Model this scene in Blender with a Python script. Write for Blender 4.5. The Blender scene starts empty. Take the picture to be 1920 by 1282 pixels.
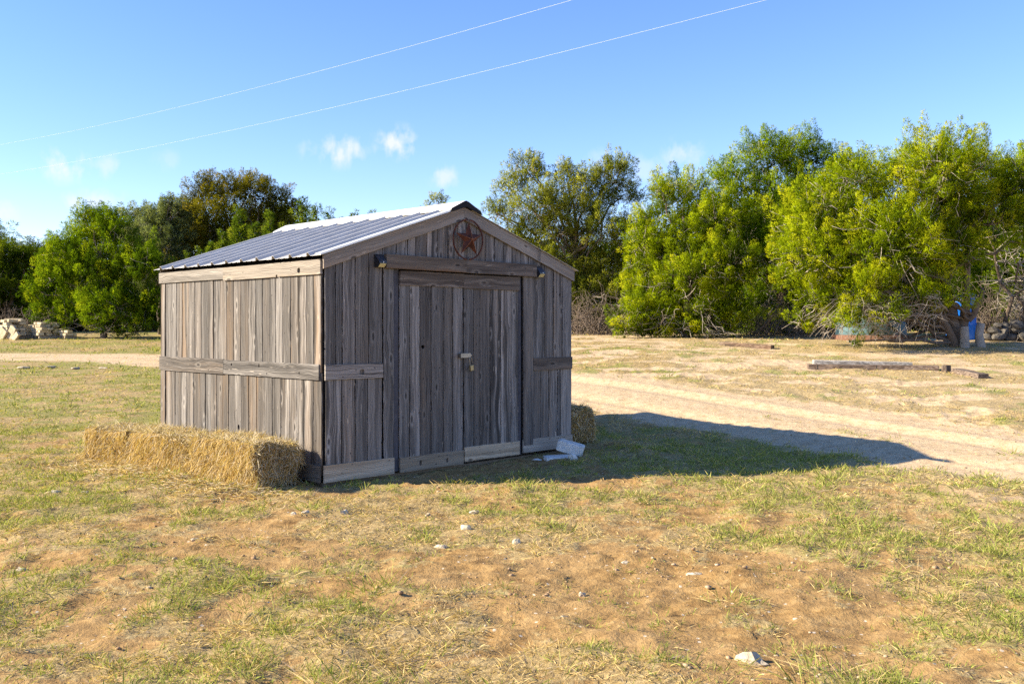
import bpy, bmesh, math, random
import numpy as np
from mathutils import Vector, Matrix, Euler

SC = bpy.context.scene
COL = SC.collection
R = math.radians
PI = math.pi

# ------------------------------------------------------------------ camera
CAM_H = 1.475
cam_d = bpy.data.cameras.new('camera')
cam = bpy.data.objects.new('camera', cam_d); COL.objects.link(cam)
cam.location = (0, 0, CAM_H); cam.rotation_euler = (PI/2, 0, 0)
cam_d.sensor_width = 36.0
cam_d.lens = 36.0*1794/1920
cam_d.shift_y = -(641-612)/1920
cam_d.clip_start = .05; cam_d.clip_end = 2000
SC.camera = cam

# ------------------------------------------------------------------ sun, sky, exposure
SUN_AZ, SUN_EL = R(7), R(27.4)                 # direction the light travels in plan (from +x), height of the sun
ld = Vector((math.cos(SUN_AZ)*math.cos(SUN_EL), math.sin(SUN_AZ)*math.cos(SUN_EL), -math.sin(SUN_EL)))
sun_d = bpy.data.lights.new('sun', 'SUN'); sun = bpy.data.objects.new('sun', sun_d); COL.objects.link(sun)
sun_d.energy = 5.0; sun_d.angle = R(.55); sun_d.color = (1.0, .89, .68)
sun.rotation_euler = ld.to_track_quat('-Z', 'Y').to_euler(); sun.location = (-20, -5, 20)

SC.view_settings.view_transform = 'Standard'; SC.view_settings.look = 'None'
SC.view_settings.exposure = 1.47; SC.view_settings.gamma = 1.0
SC.view_settings.use_curve_mapping = False
SC.render.engine = 'CYCLES'
SC.cycles.max_bounces = 6; SC.cycles.diffuse_bounces = 3; SC.cycles.glossy_bounces = 3
SC.cycles.transmission_bounces = 4; SC.cycles.transparent_max_bounces = 4
SC.cycles.use_denoising = False

world = bpy.data.worlds.new('World'); SC.world = world; world.use_nodes = True
WT = world.node_tree; WT.nodes.clear()
def wn(t, **k):
    n = WT.nodes.new(t)
    for a, v in k.items(): setattr(n, a, v)
    return n
def wl(a, b): WT.links.new(a, b)
def vset(s, v): s.default_value = v
sky = wn('ShaderNodeTexSky', sky_type='NISHITA', sun_disc=False)
sky.sun_elevation = SUN_EL; sky.sun_rotation = math.atan2(-ld.x, -ld.y)
sky.air_density = 1.0; sky.dust_density = .03; sky.ozone_density = 3.2; sky.altitude = 300
hs = wn('ShaderNodeHueSaturation'); hs.inputs['Saturation'].default_value = 1.15; hs.inputs['Value'].default_value = 1.0
tintn = wn('ShaderNodeMixRGB', blend_type='MULTIPLY'); tintn.inputs[0].default_value = 1; tintn.inputs[2].default_value = (1.04, .935, 1.05, 1)
wl(sky.outputs[0], tintn.inputs[1]); wl(tintn.outputs[0], hs.inputs['Color'])
geo = wn('ShaderNodeTexCoord')
cn1 = wn('ShaderNodeTexNoise'); cn1.inputs['Scale'].default_value = 46; cn1.inputs['Detail'].default_value = 5; cn1.inputs['Roughness'].default_value = .55
mp = wn('ShaderNodeMapping'); mp.inputs['Scale'].default_value = (1.3, 1.3, .8)
wl(geo.outputs['Generated'], mp.inputs[0]); wl(mp.outputs[0], cn1.inputs['Vector'])
def wmath(op, a, b=None, clamp=False):
    n = wn('ShaderNodeMath', operation=op, use_clamp=clamp)
    for i, v in enumerate((a, b)):
        if v is None: continue
        if isinstance(v, (int, float)): n.inputs[i].default_value = v
        else: wl(v, n.inputs[i])
    return n.outputs[0]
def puff(az, el, wx, wz, st):
    """one small fair-weather cloud: az from +Y towards +X, el above the horizon (tangents), half sizes"""
    d = Vector((az, 1, el)).normalized()
    s = wn('ShaderNodeVectorMath', operation='SUBTRACT'); s.inputs[1].default_value = d
    wl(geo.outputs['Generated'], s.inputs[0])
    m = wn('ShaderNodeVectorMath', operation='MULTIPLY'); m.inputs[1].default_value = (1/wx, 1/wx, 1/wz)
    wl(s.outputs[0], m.inputs[0])
    L = wn('ShaderNodeVectorMath', operation='LENGTH'); wl(m.outputs[0], L.inputs[0])
    inv = wmath('SUBTRACT', 1.0, L.outputs['Value'])
    nz = wmath('MULTIPLY', wmath('SUBTRACT', cn1.outputs[0], .56), 3.4)
    a = wmath('MULTIPLY', wmath('ADD', inv, nz), 1.15, True)
    g = wmath('MULTIPLY', inv, 1.6, True)
    return wmath('MULTIPLY', wmath('MULTIPLY', a, g), st)
clouds = None
for px, py, hw, hh, st in ((118, 310, 46, 30, .85), (196, 310, 40, 26, .45), (640, 282, 48, 32, .8), (748, 268, 46, 32, .9),
                           (580, 280, 22, 22, .35), (832, 332, 30, 24, .65), (134, 380, 18, 18, .7), (190, 376, 42, 24, .65), (8, 392, 32, 26, .6),
                           (1280, 290, 42, 30, .6), (1215, 318, 40, 30, .35), (312, 300, 26, 22, .2), (1990, 330, 70, 34, .7), (-120, 330, 70, 34, .7),
                           (1120, 300, 30, 22, .3), (-420, 300, 80, 40, .7), (2400, 290, 80, 40, .7)):
    p = puff((px-960)/1794, (612-py)/1794, 1.3*hw/1794, 1.3*hh/1794, st)
    clouds = p if clouds is None else wmath('MAXIMUM', clouds, p)
cmix = wn('ShaderNodeMixRGB'); cmix.inputs[2].default_value = (3.6, 3.75, 4.05, 1)
wl(clouds, cmix.inputs[0]); wl(hs.outputs[0], cmix.inputs[1])
bg = wn('ShaderNodeBackground'); bg.inputs['Strength'].default_value = .098
wl(cmix.outputs[0], bg.inputs['Color'])
wo = wn('ShaderNodeOutputWorld'); wl(bg.outputs[0], wo.inputs['Surface'])

# ------------------------------------------------------------------ helpers: objects
def tag(o, label=None, cat=None, group=None, kind=None):
    if label: o['label'] = label
    if cat: o['category'] = cat
    if group: o['group'] = group
    if kind: o['kind'] = kind
    return o
def empty(name, loc=(0, 0, 0), rot=(0, 0, 0), label=None, cat=None, group=None):
    o = bpy.data.objects.new(name, None); COL.objects.link(o)
    o.location = loc; o.rotation_euler = rot; o.empty_display_size = .2
    return tag(o, label, cat, group)
def link(name, me, parent=None, loc=(0, 0, 0), rot=(0, 0, 0), mat=None):
    o = bpy.data.objects.new(name, me); COL.objects.link(o)
    o.location = loc; o.rotation_euler = rot
    if parent: o.parent = parent
    if mat is not None and not me.materials: me.materials.append(mat)
    return o
def pymesh(name, vs, fs, mat=None, smooth=False):
    me = bpy.data.meshes.new(name); me.from_pydata([tuple(v) for v in vs], [], [tuple(f) for f in fs])
    if mat: me.materials.append(mat)
    if smooth: me.polygons.foreach_set('use_smooth', [True]*len(me.polygons))
    me.update(); return me
def trimesh(name, V, F, mat=None, attrs=None, smooth=False):
    """fast triangle mesh from numpy arrays; attrs = {name: (type, array per vertex)}"""
    me = bpy.data.meshes.new(name)
    n, m = len(V), len(F)
    me.vertices.add(n); me.vertices.foreach_set('co', np.ascontiguousarray(V, np.float32).ravel())
    me.loops.add(m*3); me.loops.foreach_set('vertex_index', np.ascontiguousarray(F, np.int32).ravel())
    me.polygons.add(m); me.polygons.foreach_set('loop_start', np.arange(0, m*3, 3, dtype=np.int32))
    me.polygons.foreach_set('loop_total', np.full(m, 3, np.int32))
    if smooth: me.polygons.foreach_set('use_smooth', np.ones(m, bool))
    for k, (t, a) in (attrs or {}).items():
        at = me.attributes.new(k, t, 'POINT')
        at.data.foreach_set({'FLOAT': 'value', 'FLOAT_VECTOR': 'vector', 'FLOAT_COLOR': 'color'}[t], np.ascontiguousarray(a, np.float32).ravel())
    me.update(calc_edges=True)
    if mat: me.materials.append(mat)
    return me
def bm_mesh(name, bm, mat=None, smooth=False):
    me = bpy.data.meshes.new(name); bm.normal_update(); bm.to_mesh(me); bm.free()
    if mat: me.materials.append(mat)
    if smooth: me.polygons.foreach_set('use_smooth', [True]*len(me.polygons))
    return me
def bm_box(bm, x0, x1, y0, y1, z0, z1, bev=0):
    vs = [bm.verts.new(p) for p in ((x0,y0,z0),(x1,y0,z0),(x1,y1,z0),(x0,y1,z0),(x0,y0,z1),(x1,y0,z1),(x1,y1,z1),(x0,y1,z1))]
    fs = [bm.faces.new([vs[i] for i in q]) for q in ((0,3,2,1),(4,5,6,7),(0,1,5,4),(1,2,6,5),(2,3,7,6),(3,0,4,7))]
    if bev:
        es = list({e for f in fs for e in f.edges})
        bmesh.ops.bevel(bm, geom=es, offset=bev, segments=2, affect='EDGES', profile=.6)
    return vs
def tube_np(paths, sides=4):
    """paths: list of (pts (n,3), radii (n,)) -> V, F (all tubes joined)"""
    Vs, Fs, off = [], [], 0
    ang = np.arange(sides)*2*PI/sides
    ca, sa = np.cos(ang), np.sin(ang)
    for P, r in paths:
        P = np.asarray(P, float); r = np.asarray(r, float); n = len(P)
        T = np.gradient(P, axis=0); T /= np.linalg.norm(T, axis=1, keepdims=True)+1e-9
        ref = np.array([0, 0, 1.]) if abs(T[0, 2]) < .9 else np.array([1., 0, 0])
        A = np.cross(T, ref); A /= np.linalg.norm(A, axis=1, keepdims=True)+1e-9
        B = np.cross(T, A)
        V = P[:, None, :]+r[:, None, None]*(A[:, None, :]*ca[None, :, None]+B[:, None, :]*sa[None, :, None])
        Vs.append(V.reshape(-1, 3))
        i = np.arange(n-1)[:, None]*sides; j = np.arange(sides)[None, :]; k = (j+1) % sides
        a, b, c, d = off+i+j, off+i+k, off+i+sides+k, off+i+sides+j
        Fs.append(np.stack([a, b, c], -1).reshape(-1, 3)); Fs.append(np.stack([a, c, d], -1).reshape(-1, 3))
        e = off+(n-1)*sides
        if sides == 3: Fs.append(np.array([[e, e+1, e+2]]))
        else: Fs.append(np.array([[e, e+q, e+q+1] for q in range(1, sides-1)]))
        off += n*sides
    return np.concatenate(Vs), np.concatenate(Fs)

# ------------------------------------------------------------------ helpers: value noise (numpy)
def _h(ix, iy, s):
    n = (ix.astype(np.int64)*374761393+iy.astype(np.int64)*668265263+s*1442695041) & 0x7fffffff
    n = ((n ^ (n >> 13))*1274126177) & 0x7fffffff
    n = ((n ^ (n >> 15))*2246822519) & 0x7fffffff
    return ((n ^ (n >> 14)) & 0xffff)/65535.0
def vnoise(x, y, s=0):
    ix, iy = np.floor(x), np.floor(y); fx, fy = x-ix, y-iy
    fx = fx*fx*(3-2*fx); fy = fy*fy*(3-2*fy)
    a, b, c, d = _h(ix, iy, s), _h(ix+1, iy, s), _h(ix, iy+1, s), _h(ix+1, iy+1, s)
    return (a*(1-fx)+b*fx)*(1-fy)+(c*(1-fx)+d*fx)*fy
def fbm(x, y, s=0, o=4, g=.5):
    t, a, n = 0, 1, 0
    for i in range(o):
        t = t+a*vnoise(x*2**i+17.3*i, y*2**i-9.1*i, s+i); n += a; a *= g
    return t/n
def sst(a, b, x):
    t = np.clip((x-a)/(b-a), 0, 1); return t*t*(3-2*t)

# ------------------------------------------------------------------ terrain
PR = [(11,0),(12,.05),(13,.12),(15.5,.31),(19.4,.61),(23,.98),(26,1.13),(30,1.25),(45,1.35)]
PL = [(12,0),(20,.1),(27,.3),(34,.66),(41,1.0),(50,1.2),(80,1.35)]
_yy = np.linspace(-60, 200, 1041)
def _smooth(p):
    z = np.interp(_yy, [q[0] for q in p], [q[1] for q in p]); k = np.ones(9)/9
    return np.convolve(np.pad(z, 4, mode='edge'), k, 'valid')
_PR, _PL = _smooth(PR), _smooth(PL)
def h_base(x, y):
    t = sst(-5, 2, x)
    return np.interp(y, _yy, _PL)*(1-t)+np.interp(y, _yy, _PR)*t
SH_C = np.array([-1.742, 8.8])                  # near corner of the shed
SA = np.array([1, 1])/2**.5; SB = np.array([-1, 1])/2**.5
SW, SL = 3.455, 3.318
def shed_st(x, y):
    dx, dy = x-SH_C[0], y-SH_C[1]
    return dx*SA[0]+dy*SA[1], dx*SB[0]+dy*SB[1]
ROAD = np.array([(16,-6),(11,1.5),(8,6.6),(5.75,10.5),(3.95,13.2),(1.2,16.8),(-4.5,23.6),(-8.5,28.2),(-13,30.4),(-24,31.2),(-60,31.5)], float)
def road_d(x, y):
    d = np.full(np.shape(x), 1e9)
    for (ax, ay), (bx, by) in zip(ROAD[:-1], ROAD[1:]):
        ux, uy = bx-ax, by-ay; t = np.clip(((x-ax)*ux+(y-ay)*uy)/(ux*ux+uy*uy), 0, 1)
        d = np.minimum(d, np.hypot(x-ax-t*ux, y-ay-t*uy))
    return d
def cover_maps(x, y):
    """thatch cover 0..1, green 0..1, pale sand 0..1"""
    x = np.asarray(x, float); y = np.asarray(y, float)
    n1 = fbm(x*.9+5, y*.9, 11, 4); n2 = fbm(x*3.4, y*3.4+3, 23, 4, .65); n3 = fbm(x*.35, y*.35, 31, 3)
    c = .42*n1+.58*n2
    b = np.zeros_like(x)
    b += -.11*np.exp(-((x-.15)/1.3)**2-((y-5.9)/1.7)**2)          # bare orange soil in front of the doors
    b += -.11*np.exp(-((x-1.2)/.9)**2-((y-4.9)/1.0)**2)
    b += -.09*np.exp(-((x+1.9)/1.2)**2-((y-5.2)/1.3)**2)
    b += -.03*np.exp(-((x-3.6)/1.4)**2-((y-7.4)/1.0)**2)
    b += .10*np.exp(-((x-1.6)/1.5)**2-((y-8.3)/.7)**2)           # green band along the shadow
    b += .10*np.exp(-((x-2.3)/1.6)**2-((y-10.2)/1.0)**2)
    b += .06*np.exp(-((x-2.6)/1.3)**2-((y-5.5)/1.2)**2)
    b += .08*sst(-2.2, -3.6, x)*sst(6.5, 8.5, y)
    b += .10*sst(-4.5, -7, x)*sst(12, 15, y)
    s, t = shed_st(x, y)
    trod = sst(.75, .25, -t)*sst(.3, .8, s)*sst(3.6, 2.6, s)*(t < 0)
    b -= .2*trod
    cov = .20+.80*sst(.365, .51, c+b)
    rd = road_d(x, y)+.7*(n2-.5)+.7*(n1-.5)+1.6*(n3-.5)*sst(-3, -8, x)
    rmask = sst(1.95, 1.15, rd)*(1-.25*sst(-3, -8, x))
    strip = sst(.36, .12, rd)*.55*sst(.46, .6, n2)
    cov = cov*(1-rmask)+rmask*strip
    far = sst(12.5, 15, y)*sst(-3, 1, x)
    sandn = .45*fbm(x*.42, y*.95, 57, 4, .6)+.55*fbm(x*1.5, y*2.6, 61, 3, .6)
    patch = far*sst(.485, .58, sandn)
    cov = np.clip(cov*(1-.85*patch), 0, 1)
    cov = np.where(far > 0, np.maximum(cov, (1-rmask)*far*(1-patch)*.8), cov)
    sand = np.clip(np.maximum(rmask, .95*patch)+.55*sst(2.6, 4.2, x)*sst(5, 7.5, y)+.25*sst(11, 16, y), 0, 1)
    g = .45*fbm(x*.9+40, y*.9, 71, 3)+.55*fbm(x*3.3, y*3.3+9, 75, 3, .55)
    gb = np.zeros_like(x)
    gb += .12*np.exp(-((x-1.8)/1.5)**2-((y-8.4)/.8)**2)+.16*np.exp(-((x-2.3)/1.7)**2-((y-10.2)/1.1)**2)
    gb += .06*np.exp(-((x-2.6)/1.6)**2-((y-5.5)/1.6)**2)
    gb += .03*sst(-1.6, -3, x)*sst(3, 5, y)-.05*sst(-4, -7, x)*sst(12, 16, y)
    gb -= .10*np.exp(-((x-.2)/1.3)**2-((y-5.6)/1.6)**2)
    gb -= .13*far
    green = sst(.415, .53, g+gb)
    return cov, green, sand
def h_micro(x, y, cov):
    near = sst(30, 12, y)
    lump = (fbm(x*1.3, y*1.3, 91, 3)-.5)*.10+(fbm(x*5, y*5, 97, 3)-.5)*.045
    clod = np.maximum(fbm(x*11, y*11, 101, 3, .6)-.53, 0)*.13*(1-.75*cov)
    s, t = shed_st(x, y)
    d = np.hypot(np.maximum(np.maximum(-s, s-SW), 0), np.maximum(np.maximum(-t, t-SL), 0))
    calm = sst(0, .5, d)
    rut = road_d(x, y)+.10*(fbm(x*.8, y*.8, 301, 2)-.5); rz = -.045*(np.exp(-((rut-.70)/.20)**2))+.018*np.exp(-((rut-1.05)/.12)**2)
    onroad = sst(2.0, 1.5, rut); lump = lump*(1-.75*onroad); clod = clod*(1-.85*onroad)
    return (lump*(.3+.7*near)*calm+clod*near+rz+cov*.012+near*sst(.2, .8, cov)*.03*(fbm(x*4.2, y*4.2, 177, 2)-.35))
def h_full(x, y, cov=None):
    if cov is None: cov = cover_maps(x, y)[0]
    s, t = shed_st(x, y)
    dip = -.035*np.exp(-((s-1.4)/1.2)**2-((t+.5)/.6)**2)
    return h_base(x, y)+h_micro(x, y, cov)+dip
def gz(x, y): return float(h_full(np.array([float(x)]), np.array([float(y)]))[0])

# ------------------------------------------------------------------ material helper
class NT:
    def __init__(s, name):
        s.m = bpy.data.materials.new(name); s.m.use_nodes = True; s.t = s.m.node_tree
        s.t.nodes.clear(); s.out = s.n('ShaderNodeOutputMaterial')
    def n(s, t, **k):
        x = s.t.nodes.new(t)
        for a, v in k.items(): setattr(x, a, v)
        return x
    def l(s, a, b): s.t.links.new(a, b)
    def put(s, sock, v):
        if v is None: return
        if hasattr(v, 'is_output'): s.l(v, sock)
        elif isinstance(v, (tuple, list)) and len(v) == 3 and sock.type == 'RGBA': sock.default_value = (*v, 1)
        else: sock.default_value = v
    def math(s, op, a, b=None, c=None, clamp=False):
        x = s.n('ShaderNodeMath', operation=op, use_clamp=clamp)
        for i, v in enumerate((a, b, c)): s.put(x.inputs[i], v)
        return x.outputs[0]
    def mix(s, f, a, b, mode='MIX'):
        x = s.n('ShaderNodeMixRGB', blend_type=mode); s.put(x.inputs[0], f); s.put(x.inputs[1], a); s.put(x.inputs[2], b); return x.outputs[0]
    def noise(s, vec, scale, detail=3, rough=.5, out=0):
        x = s.n('ShaderNodeTexNoise'); s.put(x.inputs['Vector'], vec); x.inputs['Scale'].default_value = scale
        x.inputs['Detail'].default_value = detail; x.inputs['Roughness'].default_value = rough; return x.outputs[out]
    def mapping(s, vec, scale=(1,1,1), loc=(0,0,0)):
        x = s.n('ShaderNodeMapping'); s.put(x.inputs[0], vec); x.inputs['Scale'].default_value = scale; x.inputs['Location'].default_value = loc; return x.outputs[0]
    def ramp(s, f, stops):
        x = s.n('ShaderNodeValToRGB'); s.put(x.inputs[0], f); e = x.color_ramp.elements
        while len(e) < len(stops): e.new(.5)
        for i, (p, c) in enumerate(stops): e[i].position = p; e[i].color = (*c, 1) if len(c) == 3 else c
        return x.outputs[0]
    def rng(s, v, a, b, c=0, d=1):
        x = s.n('ShaderNodeMapRange'); s.put(x.inputs[0], v)
        for i, q in enumerate((a, b, c, d)): x.inputs[i+1].default_value = q
        return x.outputs[0]
    def attr(s, name, o='Fac'):
        return s.n('ShaderNodeAttribute', attribute_name=name).outputs[o]
    def bump(s, hgt, strength=.5, dist=.01):
        x = s.n('ShaderNodeBump'); s.put(x.inputs['Height'], hgt); x.inputs['Strength'].default_value = strength; x.inputs['Distance'].default_value = dist; return x.outputs[0]
    def bsdf(s, col, rough=.8, metal=0, normal=None, spec=.3):
        x = s.n('ShaderNodeBsdfPrincipled'); s.put(x.inputs['Base Color'], col); s.put(x.inputs['Roughness'], rough); s.put(x.inputs['Metallic'], metal)
        x.inputs['Specular IOR Level'].default_value = spec
        if normal is not None: s.l(normal, x.inputs['Normal'])
        s.l(x.outputs[0], s.out.inputs[0]); return s.m
    def objvec(s, mul=(31.7, 17.3, 53.1)):
        tc = s.n('ShaderNodeTexCoord'); oi = s.n('ShaderNodeObjectInfo')
        cx = s.n('ShaderNodeCombineXYZ')
        for i in range(3): s.l(s.math('MULTIPLY', oi.outputs['Random'], mul[i]), cx.inputs[i])
        a = s.n('ShaderNodeVectorMath', operation='ADD'); s.l(tc.outputs['Object'], a.inputs[0]); s.l(cx.outputs[0], a.inputs[1])
        return a.outputs[0], oi.outputs['Random']

# ------------------------------------------------------------------ weathered wood (grain runs along local z)
def wood(name, dark, mid, light, warm=(.30,.21,.13), bright=1.0, stain=.75, chips=.5, rough=.85):
    t = NT(name); v, rnd = t.objvec()
    r2 = t.n('ShaderNodeTexWhiteNoise', noise_dimensions='1D'); t.l(rnd, r2.inputs['W']); rv = r2.outputs['Value']
    r3 = t.n('ShaderNodeTexWhiteNoise', noise_dimensions='1D'); t.l(t.math('ADD', rnd, 3.3), r3.inputs['W']); rw = r3.outputs['Value']
    wob = t.noise(t.mapping(v, (3, 3, 1.1)), 2.2, 2)
    wv = t.n('ShaderNodeVectorMath', operation='ADD'); t.l(v, wv.inputs[0])
    cxx = t.n('ShaderNodeCombineXYZ'); t.l(t.math('MULTIPLY', t.math('SUBTRACT', wob, .5), .09), cxx.inputs[0]); t.l(cxx.outputs[0], wv.inputs[1])
    gv = wv.outputs[0]
    fine = t.noise(t.mapping(gv, (150, 60, 2.6)), 1.0, 5, .65)
    med = t.noise(t.mapping(gv, (22, 10, .55)), 1.0, 4, .6)
    big = t.noise(t.mapping(gv, (9, 5, .9)), 1.0, 3, .5)
    wave = t.n('ShaderNodeTexWave', wave_type='BANDS', bands_direction='X'); t.l(t.mapping(gv, (26, 8, 1.5)), wave.inputs['Vector'])
    wave.inputs['Scale'].default_value = 1.0; wave.inputs['Distortion'].default_value = 9; wave.inputs['Detail'].default_value = 2; wave.inputs['Detail Scale'].default_value = .7
    f = t.math('ADD', t.math('MULTIPLY', fine, .40), t.math('ADD', t.math('MULTIPLY', med, .42), t.math('MULTIPLY', wave.outputs['Fac'], .18)))
    f = t.rng(f, .34, .66)
    col = t.ramp(f, [(0, dark), (.5, mid), (1, light)])
    # warm, less weathered streaks
    wm = t.math('MULTIPLY', t.rng(t.noise(t.mapping(gv, (12, 5, .5), (3, 0, 0)), 1, 3), .5, .72), t.rng(rw, .15, 1, .0, .85), clamp=True)
    col = t.mix(wm, col, warm)
    # dark wet-weather stains running with the board
    st = t.math('MULTIPLY', t.rng(t.noise(t.mapping(gv, (13, 6, .30), (0, 5, 0)), 1, 4, .6), .43, .60), t.rng(rv, 0, 1, .15, stain), clamp=True)
    col = t.mix(st, col, tuple(c*.5 for c in dark))
    # knots: dark core with a paler halo
    sx_ = t.n('ShaderNodeSeparateXYZ'); t.l(v, sx_.inputs[0]); fl_ = t.n('ShaderNodeCombineXYZ'); t.l(sx_.outputs[0], fl_.inputs[0]); t.l(sx_.outputs[2], fl_.inputs[1])
    vo = t.n('ShaderNodeTexVoronoi', feature='F1', voronoi_dimensions='2D'); t.l(t.mapping(fl_.outputs[0], (9.0, 3.2, 1)), vo.inputs['Vector']); vo.inputs['Scale'].default_value = 1.0; vo.inputs['Randomness'].default_value = 1.0
    sep = t.n('ShaderNodeSeparateColor'); t.l(vo.outputs['Color'], sep.inputs[0])
    pick = t.math('GREATER_THAN', sep.outputs[0], .85)
    kd = t.math('ADD', vo.outputs['Distance'], t.math('MULTIPLY', t.math('SUBTRACT', med, .5), .16))
    halo = t.math('MULTIPLY', t.rng(kd, .30, .15), pick, clamp=True)
    col = t.mix(t.math('MULTIPLY', halo, .35), col, light)
    core = t.math('MULTIPLY', t.rng(kd, .15, .07), pick, clamp=True)
    col = t.mix(t.math('MULTIPLY', core, .8), col, tuple(c*.35 for c in dark))
    # pale chips where the grey skin has flaked
    ch = t.math('MULTIPLY', t.rng(t.noise(t.mapping(v, (60, 30, 6), (7, 1, 2)), 1, 2), .70, .74), chips, clamp=True)
    col = t.mix(ch, col, (.46, .38, .30))
    nail = t.n('ShaderNodeTexVoronoi', feature='F1', voronoi_dimensions='2D'); t.l(t.mapping(fl_.outputs[0], (14, 5, 1)), nail.inputs['Vector']); nail.inputs['Scale'].default_value = 1
    sn_ = t.n('ShaderNodeSeparateColor'); t.l(nail.outputs['Color'], sn_.inputs[0])
    col = t.mix(t.math('MULTIPLY', t.rng(nail.outputs['Distance'], .065, .04), t.math('GREATER_THAN', sn_.outputs[0], .72)), col, (.03, .028, .026))
    hsv = t.n('ShaderNodeHueSaturation'); t.l(col, hsv.inputs['Color'])
    t.l(t.rng(rv, 0, 1, .56*bright, 1.40*bright), hsv.inputs['Value']); t.l(t.rng(rw, 0, 1, .72, 1.15), hsv.inputs['Saturation'])
    hgt = t.math('SUBTRACT', t.math('ADD', t.math('MULTIPLY', fine, .6), t.math('MULTIPLY', med, .6)), t.math('MULTIPLY', core, .5))
    return t.bsdf(hsv.outputs[0], rough, 0, t.bump(hgt, .7, .006), .2)
M_WOOD = wood('weathered_grey_wood', (.036,.030,.026), (.140,.120,.105), (.35,.31,.272), warm=(.25,.165,.098), stain=.95)
M_WOODF = wood('weathered_slate_wood', (.050,.043,.038), (.188,.163,.145), (.39,.35,.315), warm=(.30,.215,.145), chips=.8, stain=.95)
M_PALE = wood('pale_dry_wood', (.105,.086,.068), (.235,.198,.160), (.38,.33,.272), warm=(.36,.26,.16), stain=.5, chips=.2)
M_BEAM = wood('brown_beam_wood', (.060,.045,.036), (.155,.122,.098), (.27,.225,.185), warm=(.26,.15,.085), stain=.8)
M_RAKE = wood('rake_wood', (.10,.082,.070), (.20,.172,.148), (.34,.30,.26), warm=(.28,.21,.15), stain=.4)
def plain(name, col, rough=.8, metal=0, var=.25, scale=14, bmp=.3, spec=.3):
    t = NT(name); v, rnd = t.objvec()
    n = t.noise(v, scale, 5, .6); n2 = t.noise(v, scale*.2, 3)
    c = t.mix(t.rng(n, .3, .7), tuple(x*(1-var) for x in col), tuple(min(1, x*(1+var)) for x in col))
    c = t.mix(t.math('MULTIPLY', t.rng(n2, .45, .7), var), c, tuple(x*.6 for x in col))
    return t.bsdf(c, rough, metal, t.bump(n, bmp, .01), spec)
M_INNER = plain('dark_gap_backing', (.016,.013,.012), .95)  # near-black so the gaps and knot holes read as darkness
M_SKID = plain('skid_timber', (.20,.145,.095), .9, scale=9)
M_STOP = plain('shade_tinted_stop', (.075,.073,.085), .85, scale=20)  # bluish shade of the door recess painted into the colour
# ------------------------------------------------------------------ boards
RNG = random.Random(7)
def board_mesh(w, L, th=.016, x0=None, top=None, bot=None, seed=0, rings=4, wob=.0012):
    r = random.Random(seed); x0 = -w/2 if x0 is None else x0; x1 = x0+w; c = min(.0025, th*.2)
    prof = [(x0, th), (x0, c), (x0+c, 0), (x1-c, 0), (x1, c), (x1, th)]     # front face looks to -y
    if x1-x0 < .01: prof = [(x0, th), (x0, 0), (x1, 0), (x1, th)]
    n = len(prof); vs, fs = [], []
    for i in range(rings):
        u = i/(rings-1); d = r.uniform(-wob, wob); dy = r.uniform(-wob, wob)*.8
        for x, y in prof:
            b = bot(x) if bot else 0.0; e = top(x) if top else L
            vs.append((x+d, y+dy, b+(e-b)*u))
    for i in range(rings-1):
        for j in range(n):
            k = (j+1) % n; fs.append((i*n+k, i*n+j, (i+1)*n+j, (i+1)*n+k))
    fs.append(tuple(range(n))); fs.append(tuple(reversed(range((rings-1)*n, rings*n))))
    return pymesh('board', vs, fs)
def knot_hole(o, holes):
    """cut real holes (x, z, rx, rz) through a board"""
    bm = bmesh.new()
    for x, z, rx, rz in holes:
        n = 12; ring = [(x+rx*math.cos(a)*(1+.15*math.sin(3*a)), z+rz*math.sin(a)*(1+.12*math.cos(2*a))) for a in [2*PI*i/n for i in range(n)]]
        f = [bm.verts.new((p, -.05, q)) for p, q in ring]; b = [bm.verts.new((p, .08, q)) for p, q in ring]
        bm.faces.new(f); bm.faces.new(list(reversed(b)))
        for i in range(n): bm.faces.new((f[(i+1) % n], f[i], b[i], b[(i+1) % n]))
    bmesh.ops.recalc_face_normals(bm, faces=bm.faces)
    cme = bm_mesh('cutter', bm); co = bpy.data.objects.new('cutter', cme); COL.objects.link(co)
    keep = (o.parent, o.location.copy(), o.rotation_euler.copy())
    o.parent = None; o.location = (0, 0, 0); o.rotation_euler = (0, 0, 0)
    md = o.modifiers.new('b', 'BOOLEAN'); md.object = co; md.operation = 'DIFFERENCE'; md.solver = 'EXACT'
    dg = bpy.context.evaluated_depsgraph_get(); dg.update()
    me = bpy.data.meshes.new_from_object(o.evaluated_get(dg)); o.modifiers.clear(); old = o.data; o.data = me; bpy.data.meshes.remove(old)
    bpy.data.objects.remove(co); bpy.data.meshes.remove(cme)
    o.parent, o.location, o.rotation_euler = keep

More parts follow.
